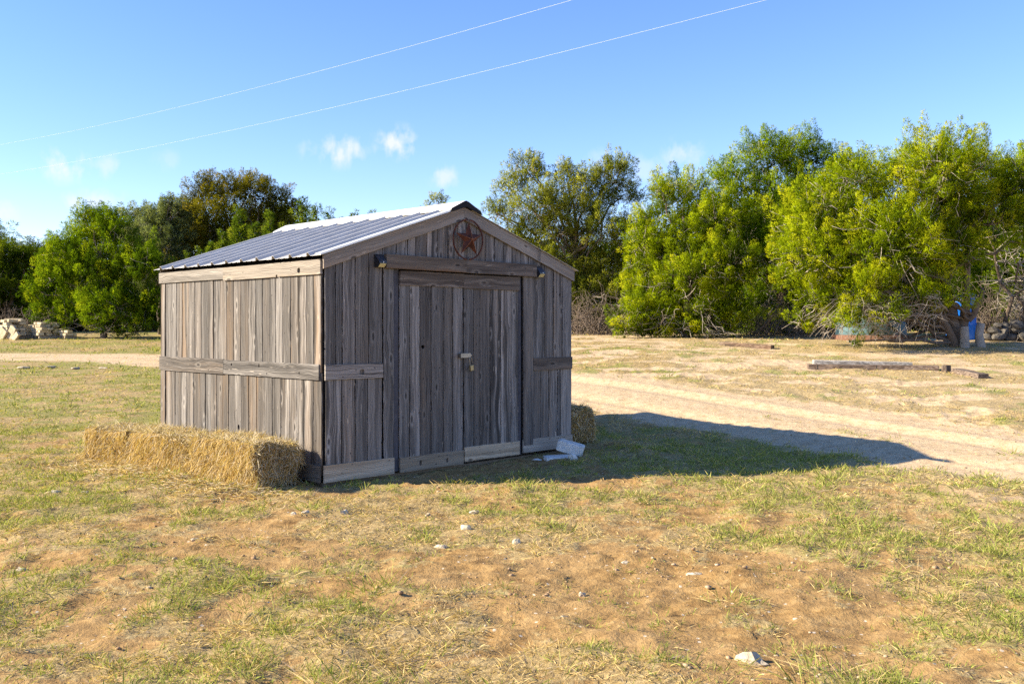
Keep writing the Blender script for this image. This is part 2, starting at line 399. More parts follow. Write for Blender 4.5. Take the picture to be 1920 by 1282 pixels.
# ------------------------------------------------------------------ THE SHED
shed = empty('wooden_shed', (SH_C[0], SH_C[1], 0), (0, 0, PI/4),
             'weathered grey wooden plank shed with ribbed metal roof standing in the dry yard', 'shed')
_sd = [100]
def fboard(s0, s1, z0, z1=None, y=0, th=.016, mat=M_WOODF, parent=shed, name='board', top=None, gap=.009, holes=None, lab=None):
    """vertical board on the front wall (shed x from s0 to s1); y is how far its face stands back (+) or proud (-)"""
    _sd[0] += 1; xm = (s0+s1)/2; w = s1-s0-gap
    tp = (lambda x: top(xm+x)-z0) if top else None
    me = board_mesh(w, (z1 or 0)-z0, th, top=tp, seed=_sd[0])
    o = link(name, me, parent, (xm, y+RNG.uniform(-.005, .004), z0), (0, RNG.uniform(-.0012, .0012), 0), mat)
    if holes: knot_hole(o, holes)
    return o
def hboard(s0, s1, z0, z1, y=-.018, th=.018, mat=M_WOODF, parent=shed, name='batten', tilt=0, holes=None):
    """horizontal board on the front wall"""
    _sd[0] += 1; me = board_mesh(z1-z0, s1-s0, th, seed=_sd[0])
    o = link(name, me, parent, (s0, y, (z0+z1)/2), (0, PI/2+tilt, 0), mat)
    if holes: knot_hole(o, holes)
    return o
def lboard(t0, t1, z0, z1, x=0, th=.016, mat=M_WOOD, parent=shed, name='board', gap=.007, holes=None):
    """vertical board on the left wall (shed y from t0 to t1)"""
    _sd[0] += 1; me = board_mesh(t1-t0-gap, z1-z0, th, seed=_sd[0])
    o = link(name, me, parent, (x+RNG.uniform(-.003, .003), (t0+t1)/2, z0), (RNG.uniform(-.0012, .0012), 0, -PI/2), mat)
    if holes: knot_hole(o, holes)
    return o
def lhboard(t0, t1, z0, z1, x=-.018, th=.018, mat=M_WOOD, parent=shed, name='batten', tilt=0, holes=None):
    _sd[0] += 1; me = board_mesh(z1-z0, t1-t0, th, seed=_sd[0])
    o = link(name, me, parent, (x, t1, (z0+z1)/2), (0, PI/2+tilt, -PI/2), mat)
    if holes: knot_hole(o, holes)
    return o
RK = .335; MID = 1.736
def rake_bot(s): return 2.005+RK*min(s, 2*MID-s)
def rake_top(s): return 2.137+RK*min(s, 2*MID-s)
ztop = lambda s: rake_bot(s)+.05
# near-black box added behind the boards to stop light leaks and darken gaps
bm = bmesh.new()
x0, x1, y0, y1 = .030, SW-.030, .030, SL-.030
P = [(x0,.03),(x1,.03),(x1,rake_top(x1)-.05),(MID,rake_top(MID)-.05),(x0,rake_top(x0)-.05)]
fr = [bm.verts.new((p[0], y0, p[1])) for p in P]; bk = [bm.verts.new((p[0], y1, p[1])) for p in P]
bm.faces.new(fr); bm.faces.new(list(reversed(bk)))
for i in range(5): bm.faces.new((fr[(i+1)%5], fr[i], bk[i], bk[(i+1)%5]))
link('dark_backing', bm_mesh('dark_backing', bm, M_INNER), shed)
# skids under the walls
for nm, a in (('skid_beam', (.03, SW-.03, .03, .12)), ('skid_beam', (.03, SW-.03, SL-.12, SL-.03)), ('skid_beam', (.03, .12, .13, SL-.13)), ('skid_beam', (SW-.12, SW-.03, .13, SL-.13))):
    bm = bmesh.new(); bm_box(bm, *a, -.22, .058); link(nm, bm_mesh(nm, bm, M_SKID), shed)
# front wall, left of the doors
for e0, e1 in zip((.022,.141,.219,.364,.520), (.141,.219,.364,.520,.683)): fboard(e0, e1, 1.02, top=ztop)
for e0, e1 in zip((.030,.207,.364,.508), (.207,.364,.508,.683)): fboard(e0, e1, .15, 1.015)
fboard(.686, .815, .15, 2.10, y=-.017, name='jamb_trim', mat=M_WOODF)
# right of the doors
for e0, e1 in zip((2.79,2.988,3.141,3.288), (2.988,3.141,3.288,SW-.004)):
    fboard(e0, e1, 1.03, top=ztop, holes=[(.03, .81, .012, .02)] if e0 == 3.141 else None)
for e0, e1 in zip((2.79,2.922,3.062,3.205,3.265), (2.922,3.062,3.205,3.265,SW-.004)): fboard(e0, e1, .15, 1.025)
fboard(2.623, 2.786, .15, 2.10, y=-.017, name='jamb_trim')
# gable above the header
ge = [.686,.86,1.0,1.10,1.245,1.39,1.535,1.67,1.79,1.93,2.07,2.205,2.34,2.47,2.60,2.72,2.84]
for e0, e1 in zip(ge[:-1], ge[1:]):
    fboard(e0, e1, 2.11, top=ztop, y=.001)
# door recess strips, the dark of the gap put into their colour
fboard(.817, .888, .05, 2.10, y=.010, mat=M_STOP, name='door_stop', gap=.002, th=.008)
fboard(2.574, 2.622, .05, 2.10, y=.010, mat=M_STOP, name='door_stop', gap=.002, th=.008)
def make_door(edges, z0, z1, zb, label):
    s0, s1 = edges[0], edges[-1]
    d = empty('door', (s0, 0, z0)); d.parent = shed; d['label'] = label
    for i, (e0, e1) in enumerate(zip(edges[:-1], edges[1:])):
        hl = {(0, 2): [(-.035, 1.22, .022, .022)]}.get((0 if s0 < 1 else 1, i))
        fboard(e0-s0, e1-s0, .02, z1-z0-.02, parent=d, gap=.008, holes=hl, mat=M_WOODF)
    hboard(.002, s1-s0-.002, zb-z0, zb+.150-z0, parent=d, name='bottom_rail', mat=M_BEAMP, tilt=0,
           holes=[(.0, .255, .027, .022), (.01, .61, .025, .02)] if s0 < 1 else None)
    return d
M_BEAMP = wood('light_brown_rail_wood', (.17,.13,.09), (.37,.295,.215), (.54,.45,.345), warm=(.42,.28,.16), stain=.35, chips=.2)
dl = make_door([.890,1.022,1.152,1.299,1.463,1.588,1.734], .03, 2.03, .035, 'left door of grey planks with dark bottom rail and two knot holes')
dr = make_door([1.746,1.888,1.981,2.13,2.291,2.447,2.570], .03, 2.03, .060, 'right door of grey planks holding the padlock')
hboard(.002, .844, 1.852, 1.995, parent=dl, name='top_rail', mat=M_BEAM)
hboard(-.010, .822, 1.842, 1.990, parent=dr, name='top_rail', mat=M_BEAM)
# header beam over the doors, in two lengths
hboard(.692, 1.742, 2.040, 2.178, y=-.058, th=.040, mat=M_BEAM, name='header_beam', tilt=.003)
hboard(1.746, 2.806, 2.034, 2.170, y=-.055, th=.038, mat=M_BEAM, name='header_beam', tilt=.002)
# battens, skirts
hboard(.020, .682, .979, 1.121, mat=M_WOODF, holes=[(.005, .41, .028, .03)])
hboard(2.790, SW-.006, .980, 1.120, mat=M_BEAM)
hboard(.004, .814, .036, .197, name='skirt_board', mat=M_BEAMP, y=-.024)
hboard(2.624, SW-.004, .066, .213, name='skirt_board', mat=M_BEAMP)
# left wall
le = [.02]
while le[-1] < 3.0: le.append(le[-1]+RNG.uniform(.118, .158))
le[-1] = 3.185
for e0, e1 in zip(le[:-1], le[1:]): lboard(e0, e1, 1.05, 2.05)
le = [.02]
while le[-1] < 3.0: le.append(le[-1]+RNG.uniform(.118, .158))
le[-1] = 3.185
for i, (e0, e1) in enumerate(zip(le[:-1], le[1:])):
    lboard(e0, e1, .10, 1.045, holes=[(.01, .33, .018, .04)] if i == 10 else None)
for z0, z1 in ((.05, 1.045), (1.05, 2.05)): lboard(3.198, SL, z0, z1, x=-.008, name='corner_board', th=.02)
lhboard(.004, 1.815, 1.955, 2.092, name='fascia_board', mat=M_PALE, x=-.024, th=.024, tilt=.0, holes=[(.02, 1.45, .026, .028), (.058, 1.06, .014, .018)])
lhboard(1.818, SL+.012, 1.972, 2.094, name='fascia_board', mat=M_PALE, x=-.022, th=.022)
lhboard(.040, 1.815, .978, 1.124, mat=M_WOOD, holes=[(-.03, .17, .014, .014), (-.035, .72, .02, .011), (.04, .87, .009, .009), (.015, 1.45, .011, .011)])
lhboard(1.818, SL+.006, .972, 1.130, mat=M_WOOD, x=-.020, th=.020)
lhboard(.024, 1.70, .036, .196, name='skirt_board', mat=M_PALE, x=-.024, th=.024)
lhboard(1.704, SL, .040, .196, name='skirt_board', mat=M_PALE, x=-.022, th=.022)
# rear and right walls in plain planks
n = 24
for i in range(n):
    a, b2 = SL*i/n, SL*(i+1)/n; me = board_mesh(b2-a-.003, 2.0, seed=900+i)
    link('board', me, shed, (SW+RNG.uniform(-.002, .002), (a+b2)/2, .08), (0, 0, PI/2), M_WOOD)
    a, b2 = SW*i/n, SW*(i+1)/n; xm = (a+b2)/2
    me = board_mesh(b2-a-.003, 2.0, seed=950+i, top=lambda x, xm=xm: rake_bot(xm-x)-.04)
    link('board', me, shed, (xm, SL, .08), (0, 0, PI), M_WOOD)
# rake boards, plumb cut at the peak and at the eaves
al = math.atan(RK); wr = .132*math.cos(al); tn = math.tan(al)
for yy, rz in ((-.026, 0), (SL+.026, PI)):
    ln = (MID+.004)/math.cos(al)
    meL = board_mesh(wr, ln, .022, x0=0, top=lambda x: ln-.0015-x*tn, bot=lambda x: -x*tn, seed=71)
    meR = board_mesh(wr, ln, .022, x0=-wr, top=lambda x: ln+(x)*-tn if False else ln-.0015+x*tn, bot=lambda x: x*tn, seed=72)
    if rz == 0:
        link('rake_board', meL, shed, (-.004, yy, rake_top(0)), (0, PI/2-al, 0), M_RAKE)
        o = link('rake_board', meR, shed, (2*MID+.004, yy, rake_top(0)), (0, -(PI/2-al), 0), M_RAKE)
    else:
        o = link('rake_board', meL, shed, (2*MID+.004, yy, rake_top(0)), (0, PI/2-al, PI), M_RAKE)
        o = link('rake_board', meR, shed, (-.004, yy, rake_top(0)), (0, -(PI/2-al), PI), M_RAKE)

# ribbed sheet roof
t = NT('galvanised_roof_sheet'); v, rnd = t.objvec()
n1 = t.noise(t.mapping(v, (1, 1, 1)), 5, 4); n2 = t.noise(t.mapping(v, (2, 40, 2)), 1, 4)
c = t.mix(t.rng(n1, .3, .7), (.52,.485,.43), (.62,.585,.53))
M_ROOF = t.bsdf(c, t.rng(n2, .3, .7, (.34), .50), .22, t.bump(n1, .08, .02), .5)
t = NT('white_ridge_metal'); v, rnd = t.objvec(); n1 = t.noise(v, 7, 4)
M_CAP = t.bsdf(t.mix(t.rng(n1, .35, .7), (.80,.78,.74), (.66,.64,.60)), .42, .15, t.bump(n1, .05, .01), .5)
M_FOAM = plain('black_closure_foam', (.015,.015,.016), .9)
M_STEEL = plain('dull_steel', (.26,.235,.20), .45, .9, var=.15)
M_SCREW = plain('screw_heads', (.35,.34,.33), .5, .8)
def roof_profile(y0, y1, phase):
    """(y, z) outline of the ribbed sheet between y0 and y1; ribs every .305"""
    pts = [(y0, 0)]
    k = math.ceil((y0-phase)/.305)
    while True:
        yc = phase+k*.305
        if yc+.036 > y1: break
        if yc-.037 > y0: pts += [(yc-.036, 0), (yc-.014, .032), (yc+.012, .032), (yc+.030, 0)]
        for q in (.105, .20):
            if y0 < yc+q-.02 and yc+q+.02 < y1: pts += [(yc+q-.018, 0), (yc+q-.009, .004), (yc+q+.009, .004), (yc+q+.018, 0)]
        k += 1
    pts.append((y1, 0)); return pts
ov = .055
slope_len = (MID+ov)/math.cos(al)
roof_z = rake_top(0)+.010
def roof_panel(y0, y1, side, lift):
    pr = roof_profile(y0, y1, -.045+.2); th = .0022; vs, fs = [], []
    segs = 5; npf = len(pr)
    for i in range(segs):
        u = i/(segs-1); x = -ov+u*(MID+ov-.03); z = RK*x
        for y, hz in pr: vs.append((x-hz*math.sin(al), y, z+hz*math.cos(al)+lift))
    for i in range(segs):
        u = i/(segs-1); x = -ov+u*(MID+ov-.03); z = RK*x
        for y, hz in pr: vs.append((x-hz*math.sin(al), y, z+hz*math.cos(al)+lift-th))
    o2 = segs*npf
    for i in range(segs-1):
        for j in range(npf-1):
            a = i*npf+j; fs.append((a, a+npf, a+npf+1, a+1)[::-1]); b2 = o2+a; fs.append((b2, b2+npf, b2+npf+1, b2+1))
    for j in range(npf-1): fs.append((j, j+1, o2+j+1, o2+j)[::-1]); e = (segs-1)*npf+j; fs.append((e, e+1, o2+e+1, o2+e))
    for i in range(segs-1):
        a = i*npf; fs.append((a, a+npf, o2+a+npf, o2+a)); a = i*npf+npf-1; fs.append((a, a+npf, o2+a+npf, o2+a)[::-1])
    if side > 0: vs = [(2*MID-x, y, z) for x, y, z in vs]
    else: fs = [f[::-1] for f in fs]
    return link('roof_panel', pymesh('roof_panel', vs, fs), shed, (0, 0, roof_z), (0, 0, 0), M_ROOF)
for side in (-1, 1):
    ys = (-.045, .86, 1.775, 2.69, SL+.075)
    for i in range(4): roof_panel(ys[i], ys[i+1]+(.02 if i < 3 else 0), side, .0032*(i % 2))
# pale edge trim folded over the front edge of the sheets
for side in (-1,):
    bm = bmesh.new(); ln = slope_len+.005
    bm_box(bm, 0, ln, -.052, -.030, -.004, .011); bm_box(bm, 0, ln, -.030, .045, .0095, .013)
    me = bm_mesh('edge_trim', bm, M_CAP)
    o = link('edge_trim', me, shed, (-ov if side < 0 else 2*MID+ov, 0, roof_z-RK*ov+.004), (0, -al, 0) if side < 0 else (0, -al, 0))
    if side > 0: o.rotation_euler = (0, PI+al, 0); o.location.z += .0; 
# ridge cap with a raised vent and foam ends
bm = bmesh.new(); cw = .20; zc = RK*MID
capp = [(-cw-.012, -RK*cw+.020), (-cw, -RK*cw+.034), (-.03, .052), (0, .060), (.03, .052), (cw, -RK*cw+.034), (cw+.012, -RK*cw+.020)]
def capring(y, d): return [bm.verts.new((MID+x, y, roof_z+zc+z-d)) for x, z in capp]
A = capring(-.055, 0); B = capring(SL+.085, 0); A2 = capring(-.055, .003); B2 = capring(SL+.085, .003)
for i in range(6):
    bm.faces.new((A[i], A[i+1], B[i+1], B[i])); bm.faces.new((A2[i+1], A2[i], B2[i], B2[i+1]))
    bm.faces.new((A[i+1], A[i], A2[i], A2[i+1])); bm.faces.new((B[i], B[i+1], B2[i+1], B2[i]))
bm.faces.new((A[0], B[0], B2[0], A2[0])); bm.faces.new((B[6], A[6], A2[6], B2[6]))
rc = link('ridge_cap', bm_mesh('ridge_cap', bm, M_CAP), shed)
for yy in (-.058, SL+.03):
    bm = bmesh.new(); out = [(-cw-.02, -RK*(cw+.02)+.004), (-cw-.004, -RK*cw+.036), (-.035, .050), (0, .056), (.035, .050), (cw+.004, -RK*cw+.036), (cw+.02, -RK*(cw+.02)+.004), (0, .000)]
    f = [bm.verts.new((MID+x, yy, roof_z+zc+z-.004)) for x, z in out]; b = [bm.verts.new((MID+x, yy+.05, roof_z+zc+z-.004)) for x, z in out]
    bm.faces.new(f); bm.faces.new(b[::-1])
    for i in range(8): bm.faces.new((f[(i+1)%8], f[i], b[i], b[(i+1)%8]))
    link('foam_closure', bm_mesh('foam_closure', bm, M_FOAM), rc)
# screws through the cap and the sheets
V, F, off = [], [], 0
def screw(x, y, z):
    global off
    n = 6
    ring = [(x+.007*math.cos(2*PI*i/n), y+.007*math.sin(2*PI*i/n), z) for i in range(n)]
    V.extend(ring); V.extend([(a, b, z+.006) for a, b, _ in ring]); V.append((x, y, z+.008))
    for i in range(n):
        k = (i+1) % n; F.append((off+i, off+k, off+n+k, off+n+i)); F.append((off+n+i, off+n+k, off+2*n))
    off += 2*n+1
for k in range(11):
    yc = -.045+.2+.305*k+.05
    if yc > SL+.05: break
    screw(MID-cw+.03, yc, roof_z+zc-RK*(cw-.03)+.035)
    for x in (.05, .6, 1.15): screw(x, yc, roof_z+RK*x+.004)
so = link('screw', pymesh('screw', V, F, M_SCREW), shed); so['kind'] = 'stuff'

# hasp on the doors (a part) and the padlock (a thing of its own)
bm = bmesh.new()
bm_box(bm, -.085, .055, -.052, -.046, -.024, .024, .002); bm_box(bm, -.085, -.062, -.048, 0, -.022, .022, .002); bm_box(bm, .045, .075, -.046, -.014, -.008, .010, .003)
link('hasp', bm_mesh('hasp', bm, M_STEEL), dr, (.0, .0, 1.142))
def shed_pt(s, t2, z):
    p = SH_C+SA*s+SB*t2; return (p[0], p[1], z)
pad = empty('padlock', shed_pt(1.806, -.055, 1.045), (0, R(-9), PI/4+R(8)), 'brass padlock with long steel shackle hanging from the shed door hasp', 'padlock')
bm = bmesh.new(); bm_box(bm, -.026, .026, -.013, .013, -.035, .026, .005)
t = NT('brass'); v, rnd = t.objvec(); n1 = t.noise(v, 60, 4)
M_BRASS = t.bsdf(t.mix(t.rng(n1, .35, .7), (.33,.27,.14), (.20,.16,.09)), .45, .7, None, .5)
link('lock_body', bm_mesh('lock_body', bm, M_BRASS), pad)
pts = [(-.017, 0, .02), (-.017, 0, .085)]+[(-.017*math.cos(a), 0, .085+.022*math.sin(a)) for a in np.linspace(.3, PI-.3, 6)]+[(.017, 0, .085), (.017, 0, .02)]
Vv, Ff = tube_np([(np.array(pts), np.full(len(pts), .0048))], 8)
link('shackle', trimesh('shackle', Vv, Ff, M_STEEL, smooth=True), pad)

# rusty star in a ring, hung under the peak
t = NT('rusty_iron'); v, rnd = t.objvec(); n1 = t.noise(v, 16, 6, .65); n2 = t.noise(v, 55, 4)
c = t.ramp(n1, [(.3, (.035,.015,.012)), (.52, (.095,.030,.018)), (.72, (.20,.065,.025))])
M_RUST = t.bsdf(c, .75, .25, t.bump(n2, .35, .004), .35)
star = empty('barn_star', shed_pt(1.755, -.060, 2.382), (0, 0, PI/4), 'rusty five pointed metal star inside a ring hung under the shed peak', 'star ornament')
def star_mesh():
    vs = [(0, -.055, 0), (0, .0, 0)]; fs = []
    for i in range(10):
        a = PI/2+i*PI/5; r = .192 if i % 2 == 0 else .076
        vs.append((r*math.cos(a), 0, r*math.sin(a)))
    for i in range(10):
        k = 2+(i+1) % 10; fs.append((0, 2+i, k)); fs.append((1, k, 2+i))
    return pymesh('star', vs, fs, M_RUST)
so = link('star', star_mesh(), star, (0, -.012, 0))
rp = []
for i in range(10):      # folded ridge lines as thin welded beads
    a = PI/2+i*PI/5; r = .188 if i % 2 == 0 else .074
    if i % 2 == 0: rp.append((np.array([(0, -.056, 0), (r*math.cos(a), -.002, r*math.sin(a))]), np.array([.0028, .0015])))
Vv, Ff = tube_np(rp, 4)
t = NT('bright_rust'); M_RUST2 = t.bsdf((.30, .12, .055), .7, .2)
link('ridge_line', trimesh('ridge_line', Vv, Ff, M_RUST2), so, (0, 0, 0))
pts = [(.208*math.cos(a), 0, .208*math.sin(a)) for a in np.linspace(0, 2*PI, 41)]
Vv, Ff = tube_np([(np.array(pts), np.full(41, .0085))], 8)
link('ring', trimesh('ring', Vv, Ff, M_RUST, smooth=True), star)
Vv, Ff = tube_np([(np.array([(0, .0, .205), (0, .04, .235)]), np.array([.004, .004]))], 6)
link('hanger_hook', trimesh('hanger_hook', Vv, Ff, M_RUST), star)

# solar floodlights at the ends of the header
M_BLACK = plain('black_plastic', (.018,.019,.024), .38, var=.2, bmp=.05, spec=.5)
M_LED = plain('yellow_led_panel', (.62,.52,.25), .4, var=.12, scale=90, bmp=.1)
M_WHITE = plain('white_plastic', (.75,.75,.74), .4, var=.05)
def solar(s, z, label):
    e = empty('solar_light', shed_pt(s, -.004, z), (0, 0, PI/4), label, 'wall light', 'solar lights beside the header beam')
    e.scale = (.80, .85, .85)
    # wedge housing: flat back on the wall, sloping solar top, face leaning down
    prof = [(0, .075), (-.030, .062), (-.100, -.010), (-.104, -.030), (-.058, -.075), (0, -.075)]
    bm = bmesh.new(); hw = .058
    L_ = [bm.verts.new((-hw, y, zz)) for y, zz in prof]; R_ = [bm.verts.new((hw, y, zz)) for y, zz in prof]
    bm.faces.new(L_); bm.faces.new(R_[::-1])
    for i in range(6): bm.faces.new((L_[(i+1)%6], L_[i], R_[i], R_[(i+1)%6]))
    bmesh.ops.recalc_face_normals(bm, faces=bm.faces)
    bmesh.ops.bevel(bm, geom=list(bm.edges), offset=.004, segments=2, affect='EDGES', profile=.5)
    link('housing', bm_mesh('housing', bm, M_BLACK), e)
    # LED panel on the lower leaning face
    a = math.atan2(.045, .046)
    bm = bmesh.new(); bm_box(bm, -.044, .044, -.003, .003, -.027, .027, .001)
    link('led_panel', bm_mesh('led_panel', bm, M_LED), e, (.0, -.0825, -.0535), (PI/2-math.atan2(.045, .046), 0, 0))
    bm = bmesh.new(); bmesh.ops.create_uvsphere(bm, u_segments=10, v_segments=6, radius=.008)
    link('sensor', bm_mesh('sensor', bm, M_WHITE, True), e, (0, -.106, -.020))
    bm = bmesh.new(); bm_box(bm, -.030, .030, -.002, .002, -.004, .004)
    link('trim_strip', bm_mesh('trim_strip', bm, M_STEEL), e, (.005, -.104, -.004), (R(-40), 0, 0))
    return e
solar(.628, 2.108, 'black solar light on the shed front beside the left end of the header beam')
sr = solar(2.862, 2.092, 'black solar light hanging by a wire near the right rake board of the shed')
pts = [(-.022, -.030, .06), (-.012, -.045, .30), (.0, -.05, .345), (.012, -.045, .30), (.030, -.030, .06)]
Vv, Ff = tube_np([(np.array(pts), np.full(5, .0022)), (np.array([(.005, -.04, .09), (.002, -.05, .34)]), np.full(2, .002))], 5)
link('hanging_wire', trimesh('hanging_wire', Vv, Ff, M_BLACK), sr)

# ------------------------------------------------------------------ GROUND (one sheet to the horizon)
def axis(segs):
    out = [segs[0][0]]
    for a, b, st in segs:
        n = max(1, round((b-a)/st)); out += list(np.linspace(a, b, n+1)[1:])
    return np.array(out)
gx = axis([(-400,-120,28),(-120,-40,5),(-40,-14,.8),(-14,-5.5,.2),(-5.5,7.5,.052),(7.5,15,.18),(15,40,.9),(40,120,5),(120,400,28)])
gy = axis([(-300,-60,24),(-60,-10,5),(-10,2.6,.5),(2.6,8,.047),(8,13.5,.072),(13.5,24,.14),(24,45,.4),(45,120,5),(120,600,32)])
GX, GY = np.meshgrid(gx, gy); fx_, fy_ = GX.ravel(), GY.ravel()
cov_, grn_, snd_ = cover_maps(fx_, fy_)
gzv = h_full(fx_, fy_, cov_)
nx, ny = len(gx), len(gy)
ii = (np.arange(ny-1)[:, None]*nx+np.arange(nx-1)[None, :]).ravel()
GF = np.concatenate([np.stack([ii, ii+1, ii+nx+1], -1), np.stack([ii, ii+nx+1, ii+nx], -1)])
t = NT('yard_ground')
tc = t.n('ShaderNodeTexCoord').outputs['Object']
cv, gr, sd = t.attr('cover'), t.attr('green'), t.attr('sand')
nA = t.noise(tc, 1.3, 5, .6); nB = t.noise(tc, 9, 6, .65); nC = t.noise(tc, 60, 4, .7); nD = t.noise(t.mapping(tc, (1,1,1), (9,4,0)), 26, 5, .65)
soil = t.ramp(nB, [(.28, (.145,.080,.030)), (.5, (.305,.182,.068)), (.72, (.42,.275,.118))])
soil = t.mix(t.math('MULTIPLY', t.rng(nA, .42, .66), .5), soil, (.37,.24,.11))
sandc = t.ramp(nB, [(.28, (.36,.25,.140)), (.5, (.50,.365,.22)), (.74, (.58,.45,.30))])
base = t.mix(t.rng(t.math('ADD', sd, t.math('MULTIPLY', t.math('SUBTRACT', nA, .5), .5)), .25, .75), soil, sandc)
thA = t.ramp(nD, [(.28, (.14,.097,.045)), (.5, (.335,.245,.112)), (.74, (.54,.42,.21))])
thG = t.ramp(nD, [(.28, (.095,.098,.026)), (.5, (.215,.215,.058)), (.74, (.38,.345,.13))])
thatch = t.mix(t.rng(t.math('ADD', gr, t.math('MULTIPLY', t.math('SUBTRACT', nB, .5), 1.2)), .3, .8), thA, thG)
cm = t.rng(t.math('ADD', cv, t.math('ADD', t.math('MULTIPLY', t.math('SUBTRACT', nD, .5), 1.1), t.math('MULTIPLY', t.math('SUBTRACT', nC, .5), .8))), .40, .62)
cm = t.math('MULTIPLY', cm, .80)
col = t.mix(cm, base, thatch)
peb = t.n('ShaderNodeTexVoronoi', feature='F1'); t.l(tc, peb.inputs['Vector']); peb.inputs['Scale'].default_value = 24
sp = t.n('ShaderNodeSeparateColor'); t.l(peb.outputs['Color'], sp.inputs[0])
pm = t.math('MULTIPLY', t.rng(peb.outputs['Distance'], .26, .16), t.math('MULTIPLY', t.math('GREATER_THAN', sp.outputs[0], .90), t.math('SUBTRACT', 1, cm)), clamp=True)
col = t.mix(t.math('MULTIPLY', pm, .8), col, (.58,.50,.40))
hgt = t.math('ADD', t.math('ADD', t.math('MULTIPLY', nB, 1.0), t.math('MULTIPLY', nD, .7)), t.math('MULTIPLY', nC, .35))
M_GROUND = t.bsdf(col, .95, 0, t.bump(hgt, .5, .04), .12)
ground = link('ground', trimesh('ground', np.stack([fx_, fy_, gzv], -1), GF, M_GROUND, {'cover': ('FLOAT', cov_), 'green': ('FLOAT', grn_*(.42+.58*sst(9, 16, fy_))), 'sand': ('FLOAT', snd_)}, smooth=True))
tag(ground, kind='structure')

# ------------------------------------------------------------------ leaf-like material (tint attribute per vertex)
def leaf_mat(name, rough=.7, trans=.35, normal=False, gain=1.0, stops=None):
    t = NT(name)
    if stops:
        g_ = (1.0, 1.16, 1.24, 1.05); a = t.attr('tint'); col = t.ramp(a, [(p, tuple(x*g_[i] for x in c)) for i, (p, c) in enumerate(stops)])
    else:
        col = t.attr('tint', 'Color')
    d = t.n('ShaderNodeBsdfDiffuse'); t.l(col, d.inputs[0])
    tr = t.n('ShaderNodeBsdfTranslucent'); t.l(t.mix(1, col, (1.25*gain, 1.25*gain, .5*gain), 'MULTIPLY'), tr.inputs[0])
    if normal:
        cn = t.attr('lobe', 'Vector'); vt = t.n('ShaderNodeVectorTransform', vector_type='NORMAL', convert_from='OBJECT', convert_to='WORLD'); t.l(cn, vt.inputs[0])
        g = t.n('ShaderNodeNewGeometry'); sc = t.n('ShaderNodeVectorMath', operation='SCALE'); t.l(g.outputs['Normal'], sc.inputs[0]); sc.inputs['Scale'].default_value = .38
        ad = t.n('ShaderNodeVectorMath', operation='ADD'); t.l(vt.outputs[0], ad.inputs[0]); t.l(sc.outputs[0], ad.inputs[1])
        nm = t.n('ShaderNodeVectorMath', operation='NORMALIZE'); t.l(ad.outputs[0], nm.inputs[0]); t.l(nm.outputs[0], d.inputs['Normal'])
    mx = t.n('ShaderNodeMixShader'); mx.inputs[0].default_value = trans; t.l(d.outputs[0], mx.inputs[1]); t.l(tr.outputs[0], mx.inputs[2])
    t.l(mx.outputs[0], t.out.inputs[0]); return t.m
def kite(P, D, L, Wd, droop, rs):
    """P (n,3) base points, D unit directions, lengths, widths -> V (4n,3), F (2n,3): bent blades"""
    n = len(P); ref = rs.normal(size=(n, 3)); S = np.cross(D, ref); S /= np.linalg.norm(S, axis=1, keepdims=True)+1e-9
    mid = P+D*(L*.45)[:, None]
    tip = P+D*L[:, None]; tip[:, 2] -= droop*L
    V = np.stack([P, mid+S*(Wd*.5)[:, None], mid-S*(Wd*.5)[:, None], tip], 1).reshape(-1, 3)
    b = np.arange(n)*4
    F = np.stack([np.stack([b, b+1, b+2], -1), np.stack([b+1, b+3, b+2], -1)], 1).reshape(-1, 3)
    return V, F

